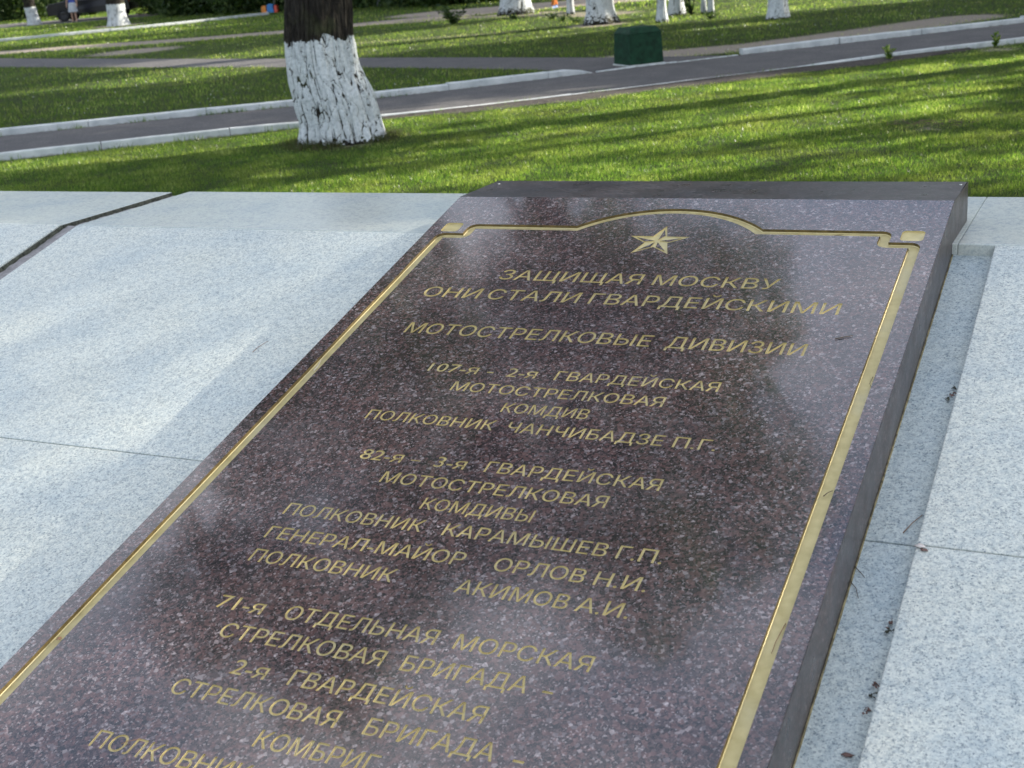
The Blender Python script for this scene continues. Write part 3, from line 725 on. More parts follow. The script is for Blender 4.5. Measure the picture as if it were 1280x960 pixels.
# ------------------------------------------------------------------ grass
def visible(P, pad=1.12):
    d = np.concatenate([P, np.zeros((len(P), 1))], 1) - np.array(CAM)
    z = d @ np.array(FWD); x = d @ np.array(RIGHT); y = d @ np.array(DOWN); f = 1638.55
    return (z > 0.5) & (np.abs(x / z * f) < 640 * pad + 60) & (y / z * f > -480 * pad - 30) & (y / z * f < 480 * pad)
def vnoise(P, s, seed=0):
    return np.array([noise.noise(Vector((x * s, y * s, seed))) for x, y in P])
def make_blades(name, N, xr, yr, keep, dens, hfun, width, label, lean=0.5):
    P = np.stack([RNG.uniform(*xr, N), RNG.uniform(*yr, N)], 1)
    k = keep(P); P = P[k]
    cell = {}
    # coarse noise by lookup grid
    gx0, gy0 = xr[0], yr[0]; gs = 0.12
    nx = int((xr[1] - gx0) / gs) + 3; ny = int((yr[1] - gy0) / gs) + 3
    if nx * ny > 260000: gs *= math.sqrt(nx * ny / 260000); nx = int((xr[1] - gx0) / gs) + 3; ny = int((yr[1] - gy0) / gs) + 3
    gxx, gyy = np.meshgrid(np.arange(nx) * gs + gx0, np.arange(ny) * gs + gy0)
    gn = np.array([noise.noise(Vector((x * 2.2, y * 2.2, 3.3))) + 0.6 * noise.noise(Vector((x * 6.5, y * 6.5, 1.3))) for x, y in zip(gxx.ravel(), gyy.ravel())]).reshape(ny, nx)
    ii = ((P[:, 1] - gy0) / gs).astype(int); jj = ((P[:, 0] - gx0) / gs).astype(int); nz = gn[ii, jj]
    dm = np.maximum(dirt_mask(P), .85 * np.clip(1.2 - seg_dist(P + np.array([-.12, .12]), [(-6.6, 14.1), (-4.4, 16.35), (-2.6, 18.15)]) / (.26 + .1 * np.sin(P[:, 0] * 5)), 0, 1))
    pr = np.clip(1.0 - 1.15 * dm, 0.02, 1) * np.clip(0.85 + 0.5 * nz, 0.25, 1)
    kk = RNG.random(len(P)) < pr; P = P[kk]; nz = nz[kk]; dm = dm[kk]; n = len(P)
    h = hfun(P) * (1 + 0.45 * nz) * RNG.uniform(0.55, 1.25, n) * (1 - .5 * np.clip(dm, 0, 1)); az = RNG.uniform(0, 2 * np.pi, n); wd_ = width * RNG.uniform(0.6, 1.3, n)
    if callable(width): pass
    la = RNG.uniform(0, 2 * np.pi, n); ll = np.abs(RNG.normal(0, lean, n)) * h
    b0 = np.stack([P[:, 0] - np.cos(az) * wd_ / 2, P[:, 1] - np.sin(az) * wd_ / 2, np.full(n, -0.004)], 1)
    b1 = np.stack([P[:, 0] + np.cos(az) * wd_ / 2, P[:, 1] + np.sin(az) * wd_ / 2, np.full(n, -0.004)], 1)
    tip = np.stack([P[:, 0] + np.cos(la) * ll, P[:, 1] + np.sin(la) * ll, h], 1)
    V = np.stack([b0, b1, tip], 1).reshape(-1, 3)
    rnd = np.clip(RNG.random(n) ** 1.3 * 0.8 + 0.25 * nz + 0.06 + 0.35 * np.clip(dm, 0, 1), 0, 1)
    o = np_mesh(name, V, 3, [M['grass']], attr=rnd)
    tag(o, label, 'grass', kind='stuff'); return o
wallback = 5.86 * U
nkP = [(p.x, p.y) for p in nk]
def lawn_near(P):
    side = np.ones(len(P), bool)
    # on the viewer's side of the near kerb
    poly = nkP + [(30, 27), (30, 3.2), (-24, 3.2)]
    return inside(P, poly) & (P[:, 1] > wallback + 0.01) & visible(P)
d_trunk = lambda P: np.hypot(P[:, 0] + 7.4, P[:, 1] - 11.3)
make_blades('near_lawn_grass', 2300000, (-14, 2), (3.6, 22), lambda P: lawn_near(P) & (RNG.random(len(P)) < np.clip((11.0 / np.hypot(P[:, 0], P[:, 1])) ** 1.6, .2, 1)) & (d_trunk(P) > .36), 1, lambda P: 0.027 + 0 * P[:, 0], 0.0052, 'mown green lawn between the white granite wall and the path')
isl = lambda P: ~inside(P, pathP) & ~inside(P, sideP) & visible(P) & ~inside(P, nkP + [(30, 27), (30, 3.2), (-24, 3.2)]) & (seg_dist(P, FK) > .13) & (seg_dist(P, RK) > .12)
make_blades('far_lawn_grass', 900000, (-34, 3), (9, 34), lambda P: isl(P) & (RNG.random(len(P)) < np.clip((14.0 / np.hypot(P[:, 0], P[:, 1])) ** 1.5, .15, 1)), 1, lambda P: 0.045 + 0 * P[:, 0], 0.010, 'lawns beyond the path, growing round the whitewashed trees')
make_blades('distant_grass', 330000, (-75, 6), (26, 75), lambda P: isl(P) & (np.hypot(P[:, 0], P[:, 1]) > 36) & ~inside(P, [(-75, 46), (-54, 47.6), (-47.4, 50.6), (-36, 56.2), (-20, 64), (-20, 70), (-38, 62), (-50, 56.5), (-75, 52)]), 1, lambda P: 0.065 + 0 * P[:, 0], 0.03, 'rough grass in the distance along the far kerb and road')
# clumps along the kerbs, clover heads
def trunk_tufts():
    Vs = []; rs = []
    for _ in range(5200):
        a = random.uniform(0, 6.28); r_ = .40 + abs(random.gauss(0, .14)); x = -7.41 + math.cos(a) * r_; y = 11.3 + math.sin(a) * r_
        if noise.noise(Vector((a * 2, r_ * 3, 0))) < -.25: continue
        h = random.uniform(.03, .095) * (1.25 - min(.7, (r_ - .4) * 2)); l = random.uniform(0, .05); b_ = random.uniform(0, 6.28); w = .0035
        Vs += [(x - math.cos(b_ + 1.57) * w, y - math.sin(b_ + 1.57) * w, 0), (x + math.cos(b_ + 1.57) * w, y + math.sin(b_ + 1.57) * w, 0), (x + math.cos(b_) * l, y + math.sin(b_) * l, h)]; rs.append(random.random())
    o = np_mesh('dry_grass', np.array(Vs), 3, [M['drygrass']], attr=np.array(rs)); tag(o, 'brownish uncut grass round the foot of the big tree', 'grass', kind='stuff')
trunk_tufts()
def kerb_tufts():
    Vs = []; rs = []
    for line, off in ((fk, -0.02), (nk, -0.03)):
        for p, p2 in zip(line, line[1:]):
            if line is fk and p.x > -9.0: continue
            for _ in range(26 if line is fk else 14):
                f = random.random(); c = p.lerp(p2, f); 
                if noise.noise(c * 1.9) < -0.05: continue
                d = (p2 - p).normalized(); c = c + Vector((d.y, -d.x, 0)) * (0.01 + abs(random.gauss(0, .022)))
                h = random.uniform(.03, .085); a = random.uniform(0, 6.28); w = .005; l = random.uniform(0, .06); b_ = random.uniform(0, 6.28)
                Vs += [(c.x - math.cos(a) * w, c.y - math.sin(a) * w, 0), (c.x + math.cos(a) * w, c.y + math.sin(a) * w, 0), (c.x + math.cos(b_) * l, c.y + math.sin(b_) * l, h)]; rs.append(random.random() * .6)
    o = np_mesh('kerbside_weeds', np.array(Vs), 3, [M['grass']], attr=np.array(rs)); tag(o, 'rank grass growing along the foot of the white kerbs', 'grass', kind='stuff')
kerb_tufts()
def clover():
    N = 5000; P = np.stack([RNG.uniform(-34, 0, N), RNG.uniform(6, 33, N)], 1)
    P = P[(isl(P) | (lawn_near(P) & (RNG.random(N) < .02))) & (dirt_mask(P) < .3)]
    g = np.array([noise.noise(Vector((x * .35, y * .35, 8))) for x, y in P]); P = P[(RNG.random(len(P)) < np.clip(.30 + 1.3 * g, .03, 1)) & (RNG.random(len(P)) < np.clip(13 / np.hypot(P[:, 0], P[:, 1]), 0, 1))]
    n = len(P); r = .0055; z = RNG.uniform(.05, .085, n); V = []
    for k in range(3):
        ang = RNG.uniform(0, 6.28, n)
        a = np.stack([np.cos(ang) * r, np.sin(ang) * r, RNG.uniform(-.5, .5, n) * r], 1); b_ = np.stack([-np.sin(ang) * r, np.cos(ang) * r, RNG.uniform(-1, 1, n) * r], 1); c = np.concatenate([P, z[:, None]], 1)
        V.append(np.stack([c - a - b_, c + a - b_, c + a + b_, c - a + b_], 1))
    V = np.stack(V, 1).reshape(-1, 3)
    o = np_mesh('clover_flowers', V, 4, [M['petal']]); tag(o, 'tiny white clover heads dotted through the lawns', 'flowers', kind='stuff')
clover()

# ------------------------------------------------------------------ trees
def leaf_cloud(name, centers, radii, n, size, mat, flat=0.5, seed=1):
    rg = np.random.default_rng(seed); centers = np.array(centers); radii = np.array(radii)
    w = radii ** 2.2; idx = rg.choice(len(centers), n, p=w / w.sum())
    d = rg.normal(size=(n, 3)); d /= np.linalg.norm(d, axis=1)[:, None]; rr = rg.random(n) ** 0.42
    c = centers[idx] + d * (rr * radii[idx])[:, None]
    nrm = rg.normal(size=(n, 3)) + np.array([0, 0, flat]); nrm /= np.linalg.norm(nrm, axis=1)[:, None]
    t1 = np.cross(nrm, rg.normal(size=(n, 3))); t1 /= np.linalg.norm(t1, axis=1)[:, None]; t2 = np.cross(nrm, t1)
    s = size * rg.uniform(0.6, 1.35, n)[:, None]
    V = np.stack([c - t1 * s * .9, c - t2 * s * .5, c + t1 * s, c + t2 * s * .5], 1).reshape(-1, 3)
    me = bpy.data.meshes.new(name); N = n
    me.vertices.add(N * 4); me.vertices.foreach_set('co', V.astype(np.float32).ravel()); me.loops.add(N * 4); me.loops.foreach_set('vertex_index', np.arange(N * 4, dtype=np.int32))
    me.polygons.add(N); me.polygons.foreach_set('loop_start', np.arange(0, N * 4, 4, dtype=np.int32)); me.materials.append(mat)
    a = me.attributes.new('rnd', 'FLOAT', 'POINT'); a.data.foreach_set('value', np.repeat(rg.random(N), 4).astype(np.float32)); me.update(calc_edges=True)
    return me
def clumps(R_, H_, n, rc, seed, hollow=0.35):
    rg = random.Random(seed); out = []; rad = []
    while len(out) < n:
        p = Vector((rg.uniform(-1, 1), rg.uniform(-1, 1), rg.uniform(-1, 1)))
        if p.length > 1 or p.length < hollow: continue
        out.append((p.x * R_, p.y * R_, p.z * H_)); rad.append(rc * rg.uniform(0.6, 1.3))
    return out, rad
CROWNS = []
for k in range(3):
    cs, rs = clumps(3.6, 3.4, 30, 1.05, 10 + k)
    CROWNS.append((leaf_cloud('crown', cs, rs, 15000, 0.14, M['leaf'], seed=k), cs, rs))
def trunk_mesh(profile, lateral, mat, seed, nz=60, seg=40, ridge=0.5, cracks=()):
    """profile: (z, lateral offset, radius); dense displaced tube with attribute cav"""
    zs = [p[0] for p in profile]; V = []; cav = []; F = []
    for i in range(nz + 1):
        z = zs[0] + (zs[-1] - zs[0]) * (i / nz) ** 1.15
        o_ = np.interp(z, zs, [p[1] for p in profile]); r = np.interp(z, zs, [p[2] for p in profile])
        for k in range(seg):
            a = 2 * math.pi * k / seg; cx_, sx_ = math.cos(a), math.sin(a)
            n1 = noise.noise(Vector((cx_ * 2.1, sx_ * 2.1, z * .7 + seed)))
            v = noise.noise(Vector((cx_ * 6.2, sx_ * 6.2, z * 1.7 + seed * 3))); rd = 1 - abs(v) * 2.6
            fine_ = noise.noise(Vector((cx_ * 17, sx_ * 17, z * 7 + seed)))
            cv = max(0.0, rd) ** 3
            flare = max(0, 0.22 - z) ; root = 1 + flare * (0.55 + 0.9 * noise.noise(Vector((cx_ * 1.6 + seed, sx_ * 1.6, 0))))
            rr = r * root * (1 + 0.055 * n1) - ridge * (0.030 * cv) + ridge * 0.010 * fine_
            for (ca, z0, z1, wv, dep) in cracks:
                if z0 - .02 < z < z1 + .02:
                    f = (z - z0) / (z1 - z0); ac = ca + wv * math.sin(f * 5 + ca) * .5 + .06 * noise.noise(Vector((z * 9, ca, 0)))
                    da = abs((a - ac + math.pi) % (2 * math.pi) - math.pi) * r
                    g = max(0, 1 - da / 0.011); 
                    if g > 0: rr -= dep * g * .5; cv = max(cv, g * 1.1)
            V.append(lateral * o_ + Vector((cx_ * rr, sx_ * rr, z))); cav.append(cv)
    for i in range(nz):
        for k in range(seg):
            F.append((i * seg + k, i * seg + (k + 1) % seg, (i + 1) * seg + (k + 1) % seg, (i + 1) * seg + k))
    me = bpy.data.meshes.new('trunk'); me.from_pydata([tuple(v) for v in V], [], F); me.materials.append(mat)
    at = me.attributes.new('cav', 'FLOAT', 'POINT'); at.data.foreach_set('value', cav); me.polygons.foreach_set('use_smooth', [True] * len(F)); me.update()
    return me
LAT = Vector((RIGHT.x, RIGHT.y, 0)).normalized()
def limbs(root, top, spread_centers, r0, mat):
    """top: local point of trunk end"""
    for c in spread_centers:
        bm = bmesh.new(); c = Vector(c); mid = top.lerp(c, 0.5) + Vector((0, 0, -0.25 * (c - top).length * .4))
        pts = [top + Vector((0, 0, -.15)), top.lerp(mid, .5), mid, mid.lerp(c, .5), c]
        tube(bm, pts, [r0, r0 * .75, r0 * .55, r0 * .35, r0 * .12], 7)
        o = bm_obj('limb', bm, mat, root, True)
def tree(loc, profile, mat, label, crown=None, group=None, seed=1, cat='tree', nz=60, seg=36, cscale=1.0, coff=(0, 0, 0), ridge=0.5, cracks=(), lateral=LAT, name='whitewashed_tree', height=9.0):
    root = tag(empty(name, loc), label, cat, group)
    zt_ = profile[-1][0]
    me = trunk_mesh(profile, lateral, mat, seed, nz, seg, ridge, cracks); link(bpy.data.objects.new('trunk', me), root)
    if crown is not None:
        cm, cs, rs = CROWNS[crown]
        co = Vector(coff) + Vector((0, 0, height))
        o = link(bpy.data.objects.new('crown', cm), root); o.location = co; o.scale = (cscale,) * 3; o.rotation_euler = (0, 0, seed * 1.3)
        rot = Matrix.Rotation(seed * 1.3, 3, 'Z')
        top = lateral * profile[-1][1] + Vector((0, 0, zt_))
        sel = [co + (rot @ Vector(c)) * cscale for c in cs[::3]]
        limbs(root, top, sel, profile[-1][2] * 0.55, M['bark'])
    return root
wash_big = mat_whitewashed('whitewashed bark of the big tree', 1.02, 0.07, dirt=.22)
# big tree: limb profile read off the photograph
big = [(-0.05, 0.01, 0.405), (0.03, 0.0, 0.40), (.23, -.012, .405), (.46, -.052, .395), (.60, -.09, .375), (.74, -.118, .352), (1.03, -.128, .334), (1.39, -.088, .332), (2.2, 0.0, .32), (3.6, 0.12, .30), (5.5, 0.1, .26)]
# cracks: angle of the point facing the camera
face_ang = math.atan2(-11.3, 7.4)
ck = [(face_ang + d_, z0_, z1_, wv_, .016) for d_, z0_, z1_, wv_ in ((-.95, .02, .42, .3), (-.42, .3, .8, -.35), (-.62, .10, .52, .3), (-.10, .25, .7, .4), (.12, .2, .62, .5), (.42, .05, .45, .35), (.75, .0, .40, .2), (1.05, .30, .95, -.3), (.55, .62, .95, .2), (-.75, .6, .85, .2))]
tree((-7.41, 11.3, 0), big, wash_big, 'big leaning tree on the near lawn, dark furrowed bark above cracked whitewash', crown=0, seed=2.0, nz=230, seg=260, cscale=1.25, coff=(-1.35, -.4, 0), height=11.9, ridge=1.0, cracks=ck)
wash = mat_whitewashed('whitewashed bark', 1.25, 0.05, dirt=0.22)
wash_low = mat_whitewashed('low whitewashed bark', 0.86, 0.04, dirt=0.05)
wash_moss = mat_whitewashed('whitewashed bark with bare foot', 1.6, 0.05, dirt=0.75)
def straight(r, lean=0.0, H=4.5, base=1.25, wob=0.04):
    return [(-0.05, 0, r * base), (0.12, 0, r * base * .95), (0.4, lean * .4, r * 1.04), (1.2, lean * 1.2 + wob, r), (2.4, lean * 2.4, r * .93), (H, lean * H, r * .8)]
BG = [  # loc, radius, lean, material, label, crown, scale, height
 ((-51.2, 51.3, 0), .28, -.12, wash_low, 'far thin whitewashed tree at the left edge, dark bark above', 1, 1.0, 9.0),
 ((-38.9, 43.6, 0), .36, -.04, wash_low, 'far whitewashed tree beside the far kerb, half its white foot in sun', 2, 1.1, 9.5),
 ((-16.2, 34.05, 0), .40, -.02, wash_moss, 'stout old tree with patchy whitewash above a bare mossy foot', 0, 1.1, 10),
 ((-13.9, 32.5, 0), .085, 0, wash, 'slim whitewashed sapling trunk between the two stout trees', 2, .55, 6.5),
 ((-11.2, 27.85, 0), .29, -.02, wash_moss, 'stout whitewashed tree with ridged bark, behind and left of the green box', 1, 1.05, 9.5),
 ((-9.59, 27.3, 0), .095, 0, wash, 'slim white trunk directly behind the green box', 0, .6, 7.0),
 ((-10.05, 29.6, 0), .16, 0, wash, 'grey-white trunk just right of the slim one behind the green box', 2, .8, 8.0),
 ((-9.4, 29.6, 0), .055, 0, wash, 'left one of the pair of thin stems with small leaves', None, .4, 5),
 ((-9.2, 29.5, 0), .065, 0, wash, 'right one of the pair of thin stems with small leaves', None, .4, 5),
 ((-6.87, 26.4, 0), .18, -.01, wash, 'lone whitewashed tree in the deep shade right of the green box', 1, .9, 8.5),
 ((-27.6, 45.9, 0), .15, 0, wash, 'faraway white trunk in front of the dark hedge', 0, .8, 8.5)]
for i, (loc, r, ln, mt, lab, cr_, cs_, ht_) in enumerate(BG):
    tree(loc, straight(r, ln, H=min(5.0, ht_ * .62)), mt, lab, crown=cr_, group='whitewashed trees beyond the path', seed=3 + i * 1.7, cscale=cs_, height=ht_, nz=46, seg=48, ridge=.6)
# shade trees to the right, outside the frame; their leaves dapple the monument and lawn
THIN = []
for k, (n_, f_) in enumerate(((1700, .75), (5200, .85))):
    CROWNS.append((leaf_cloud('crown', CROWNS[1][1], [r_ * f_ for r_ in CROWNS[1][2]], n_, 0.17, M['leaf'], seed=9 + k), CROWNS[1][1], CROWNS[1][2]))
# location, crown height, crown scale, crown mesh (0-2 dense, 3 very thin, 4 open)
SH = [((11.6, 18.8, 0), 9.3, 1.08, 1), ((2.6, 20.4, 0), 9.5, 1.0, 0), ((10.0, 35.8, 0), 9.5, 1.4, 2), ((4.6, 31.2, 0), 9.0, 1.15, 0), ((10.4, 25.6, 0), 8.0, .9, 3), ((17.5, 20.5, 0), 9.0, 1.0, 3), ((9.8, 41.0, 0), 9.5, .9, 1), ((-2.8, 56.5, 0), 14, 1.6, 2), ((-4.2, 43.8, 0), 11, .95, 0)]
for i, (loc, ht_, cs_, ck_) in enumerate(SH):
    tree(loc, straight(.3, .01, H=5.0), wash, 'tall leafy tree standing to the right of the monument, shading it', crown=ck_, group='shade trees to the right', seed=20 + i * 2.3, cscale=cs_, height=ht_, nz=30, seg=24, name='shade_tree')

# ------------------------------------------------------------------ hedge and bushes
def bush_mesh(R_, H_, n, size, seed, mat):
    cs, rs = clumps(R_, H_, 26, .55 * R_, seed, 0.2); cs = [(x, y, z + H_ * .9) for x, y, z in cs]
    me = leaf_cloud('foliage', cs, rs, n, size, mat, seed=seed)
    co = np.empty(len(me.vertices) * 3, np.float32); me.vertices.foreach_get('co', co); co = co.reshape(-1, 3); co[:, 2] = np.abs(co[:, 2]); me.vertices.foreach_set('co', co.ravel())
    return me
BM_ = [bush_mesh(1.7, 1.5, 9000, .10, 40 + k, M['bush']) for k in range(2)]
HB = [(-46.2, 55.5), (-43.5, 54.2), (-41.0, 51.6), (-38.6, 51.5), (-36.5, 49.2), (-33.8, 49.4), (-30.3, 47.4), (-27.8, 46.8), (-25.4, 45.4), (-23.1, 44.6), (-58, 61), (-63, 62), (-68, 60), (-61, 66)]
for i, (x, y) in enumerate(HB):
    od = ['leftmost', 'second from the left', 'third from the left', 'fourth from the left', 'fifth from the left', 'sixth from the left']
    lab = 'dark leafy bush behind the far kerb, %s of its row' % od[i] if i < 6 else ('dark bush of the hedge by the far path, %s of the hedge' % od[i - 6] if i < 10 else 'pale green bush beyond the road, %s of the cluster' % ['third from the left', 'second from the left', 'leftmost', 'furthest back'][i - 10])
    o = tag(empty('bush', (x, y, 0)), lab, 'bush', ['bushes behind the far kerb', 'bushes by the far path', 'bushes beyond the road'][0 if i < 6 else 1 if i < 10 else 2])
    f = link(bpy.data.objects.new('foliage', BM_[i % 2]), o); f.rotation_euler = (0, 0, i * 1.1); f.scale = (1.05 + .2 * (i % 3 == 0),) * 2 + (1.0,)
    bm = bmesh.new()
    for k in range(5):
        a = k * 1.26; tube(bm, [(0, 0, 0), (math.cos(a) * .3, math.sin(a) * .3, .6), (math.cos(a) * .8, math.sin(a) * .8, 1.6)], [.03, .022, .01], 5)
    bm_obj('stem', bm, M['bark'], o)
# distant wood closing the view
cs = []; rs = []
for i in range(420):
    a = R(-110 + (i % 140) * 1.3 + random.uniform(-.5, .5)); row = i // 140; d_ = 118 + 14 * math.sin(i * 1.7) + row * 6
    cs.append((math.sin(a) * d_, math.cos(a) * d_, (4, 12, 20)[row] + random.uniform(-2, 5) * (1 + .4 * row))); rs.append(random.uniform(4.5, 7.5))
wd_me = leaf_cloud('far_woodland', cs, rs, 60000, .95, M['bush'], seed=77); tag(link(bpy.data.objects.new('far_woodland', wd_me)), 'far-off green wood closing the park', 'wood', kind='stuff')

# small plants
def leafy_plant(name, loc, h, n, leaf, label, spread=.3, stems=5, mat='bush', seed=0, upright=False):
    rg = random.Random(seed); root = tag(empty(name, loc), label, 'plant'); bm = bmesh.new(); V = []; 
    for k in range(stems):
        a = rg.uniform(0, 6.28); s = spread * h * rg.uniform(.3, 1); top = Vector((math.cos(a) * s, math.sin(a) * s, h * rg.uniform(.6, 1)))
        tube(bm, [(0, 0, 0), top * .5 + Vector((0, 0, h * .08)), top], [h * .02, h * .014, h * .006], 5)
        for j in range(n // stems):
            f = rg.uniform(.05, 1); p = top * f; la = rg.uniform(0, 6.28); L = leaf * rg.uniform(.5, 1.25); d_ = Vector((math.cos(la), math.sin(la), rg.uniform(.2, 1.8) if upright else rg.uniform(-.2, .8))).normalized(); w = d_.orthogonal().normalized() * L * .22
            V += [p, p + d_ * L * .45 + w, p + d_ * L, p + d_ * L * .45 - w]
    bm_obj('stem', bm, M['bark'] if h > .5 else M['grass'], root)
    o = np_mesh('foliage', np.array([tuple(v) for v in V]), 4, [M[mat]], root, attr=np.array([rg.random() for _ in range(len(V) // 4)]))
    return root
leafy_plant('small_shrub', (-16.55, 31.0, 0), .5, 420, .11, 'small leafy shrub on the lawn left of the stout mossy-footed tree', 1.0, 14, seed=1)
leafy_plant('weed', (-3.12, 17.45, 0), .20, 90, .055, 'pointed green weed with a pale tip against the near kerb', .35, 5, 'grass', 2, True)
leafy_plant('weed', (-1.98, 18.55, 0), .22, 110, .055, 'tall weed at the kerb near the right edge', .4, 6, 'grass', 3, True)
leafy_plant('weed', (-1.55, 18.95, 0), .34, 24, .06, 'thin-stemmed seeding weed at the kerb, furthest right', .2, 3, 'grass', 4, True)
leafy_plant('leafy_shoot', (-9.55, 29.2, 0), .75, 60, .16, 'low leafy shoots at the foot of the paired thin stems', .5, 6, seed=5)
SEEDL = ['first of the low seedlings left of the stout ridged tree, counted from the left', 'second of the low seedlings left of the stout ridged tree, counted from the left', 'third of the low seedlings left of the stout ridged tree, counted from the left', 'low seedling close against the left of the stout ridged tree', 'low seedling right of the slim white trunk behind the green box']
for k, (x, y) in enumerate(((-15.1, 31.6), (-13.6, 30.6), (-12.9, 29.6), (-12.1, 28.6), (-8.6, 27.6))):
    leafy_plant('seedling', (x, y, 0), .16, 80, .085, SEEDL[k], 1.3, 9, seed=30 + k)['group'] = 'seedlings in the grass'

# ------------------------------------------------------------------ green box
def green_box():
    root = tag(empty('green_box', (-6.75, 18.14, 0.008), math.atan2(.73, .68) - .0), 'squat dark green box with sloping top edges, standing at the path junction', 'box')
    s = .25; bm = bmesh.new()
    hexa(bm, [(-s - .015, -s - .015, 0), (s + .015, -s - .015, 0), (s + .015, s + .015, 0), (-s - .015, s + .015, 0), (-s, -s, .44), (s, -s, .44), (s, s, .44), (-s, s, .44)]); bevel(bm, .004, 1); bm_obj('body', bm, M['green_paint'], root)
    bm = bmesh.new(); a = s + .004; c = s - .05
    hexa(bm, [(-a, -a, .443), (a, -a, .443), (a, a, .443), (-a, a, .443), (-c, -c, .525), (c, -c, .525), (c, c, .525), (-c, c, .525)]); bevel(bm, .006, 2); bm_obj('lid', bm, M['green_paint'], root)
    bm = bmesh.new(); hexa(bm, [(-s - .03, -s - .03, -.005), (s + .03, -s - .03, -.005), (s + .03, s + .03, -.005), (-s - .03, s + .03, -.005), (-s - .025, -s - .025, .02), (s + .025, -s - .025, .02), (s + .025, s + .025, .02), (-s - .025, s + .025, .02)]); bm_obj('footing', bm, M['kerb'], root)
green_box()

# ------------------------------------------------------------------ litter on the monument
def fallen(name, pts, r, mat, label, cat):
    r *= .62; bm = bmesh.new(); rad = [r * (1 - .5 * i / len(pts)) for i in range(len(pts))]; tube(bm, pts, rad, 6)
    o = bm_obj(name, bm, mat, None, True); return tag(o, label, cat)
def on_face(px, n=.002): 
    return face(px[0], px[1], n)
def ray(px, py): return (RIGHT * ((px - 640) / 1638.55) + DOWN * ((py - 480) / 1638.55) + FWD)
def F_(px, py, n=.003):   # point of the inscribed face seen at a photograph pixel
    P = ray(px, py); d = NS.dot(K0); return W(P * (d / P.dot(NS)) + NS * n)
def S_(px, py, n=.003, off=0.0):
    P = ray(px, py); d = NS.dot(KS) + off; return W(P * (d / P.dot(NS)) + NS * n)
def T_(px, py, z=-1.0, n=.002):
    P = ray(px, py); return W(P * (z / P.z) + Vector((0, 0, n)))
fallen('twig', [F_(1044, 424.5), F_(1052, 423), F_(1060, 421.5), F_(1066, 420.5)], .0022, M['twig'], 'dark forked twig on the dark stone near the top of the right frame line', 'twig')
fallen('pine_needle', [S_(316, 441), S_(324, 435, .006), S_(335, 427)], .0012, M['needle'], 'single reddish pine needle on the white slab left of the plaque', 'pine needle')
fallen('pine_needle', [S_(1129, 667, .003, -.043), S_(1140, 657, .008, -.043), S_(1153, 645, .004, -.043)], .0016, M['needle'], 'pine needle pair lying in the channel above its cross joint', 'pine needle')
fallen('twig', [S_(1069, 709, .003, -.043), S_(1076, 718, .006, -.043), S_(1081, 723, .003, -.043)], .0012, M['twig'], 'upper one of two thin twigs in the channel by the plaque edge', 'twig')
fallen('twig', [S_(1064, 729, .003, -.043), S_(1070, 737, .006, -.043), S_(1073, 749, .003, -.043)], .0012, M['twig'], 'lower one of two thin twigs in the channel by the plaque edge', 'twig')
fallen('pine_needle', [F_(982, 776, -.008), F_(977, 786, -.005), F_(969, 800, -.008), F_(964, 814, -.008)], .0013, M['needle'], 'reddish needle lying along the right gilt frame line', 'pine needle')
fallen('pine_needle', [F_(1029, 618, -.006), F_(1035, 614, -.004), F_(1041, 611, -.006)], .0015, M['twig'], 'short dark needle across the right gilt line', 'pine needle')
fallen('pine_needle', [F_(1091, 469, -.006), F_(1087, 478, -.004), F_(1091, 486, -.006)], .001, M['twig'], 'curled thread of dirt in the right gilt line beside the channel', 'pine needle')
fallen('pine_needle', [F_(392, 462, -.004), F_(397, 457, -.002), F_(401, 449, -.004)], .0012, M['pale'], 'pale needle stuck in the left gilt line', 'pine needle')
fallen('pine_needle', [F_(152, 931), F_(162, 928, .006), F_(177, 925)], .0011, M['needle'], 'short brown needle across the lettering in the bottom left corner', 'pine needle')
fallen('twig', [F_(1036, 294, -.005), F_(1046, 293, -.004), F_(1054, 292, -.005)], .0012, M['twig'], 'dark twig in the top gilt line near its right end', 'twig')
def blob(name, c, r, mat, label, cat, sq=(1, 1, .5), seed=0):
    bm = bmesh.new(); bmesh.ops.create_icosphere(bm, subdivisions=2, radius=r)
    for v in bm.verts: v.co = Vector((v.co.x * sq[0], v.co.y * sq[1], v.co.z * sq[2] * .6)) * (1 + .8 * noise.noise(v.co / r * 1.4 + Vector((seed, 0, 0))))
    o = bm_obj(name, bm, mat, None, True); o.location = c; return tag(o, label, cat)
blob('resin_lump', F_(73, 797, -.003), .0045, M['needle'], 'small amber lump in the left gilt line near its lower end', 'debris', seed=1)
blob('stone_chip', S_(1150, 684, .005), .008, M['pale'], 'pale chip lying where the right slab joint meets the channel', 'stone chip', (1, .7, .5), 2)
blob('dry_leaf', S_(1155, 688, .003), .007, M['deadleaf'], 'small brown leaf beside the pale chip at the slab joint', 'leaf', (1, .6, .25), 3)
blob('dry_leaf', S_(1059, 945, .004, -.043), .008, M['deadleaf'], 'dark crumpled leaf in the channel at the bottom edge', 'leaf', (1, .6, .4), 4)
blob('dry_leaf', S_(1234, 316, .006, -.043), .010, M['deadleaf'], 'brown leaf in the top corner of the channel', 'leaf', (1, 1, .6), 5)
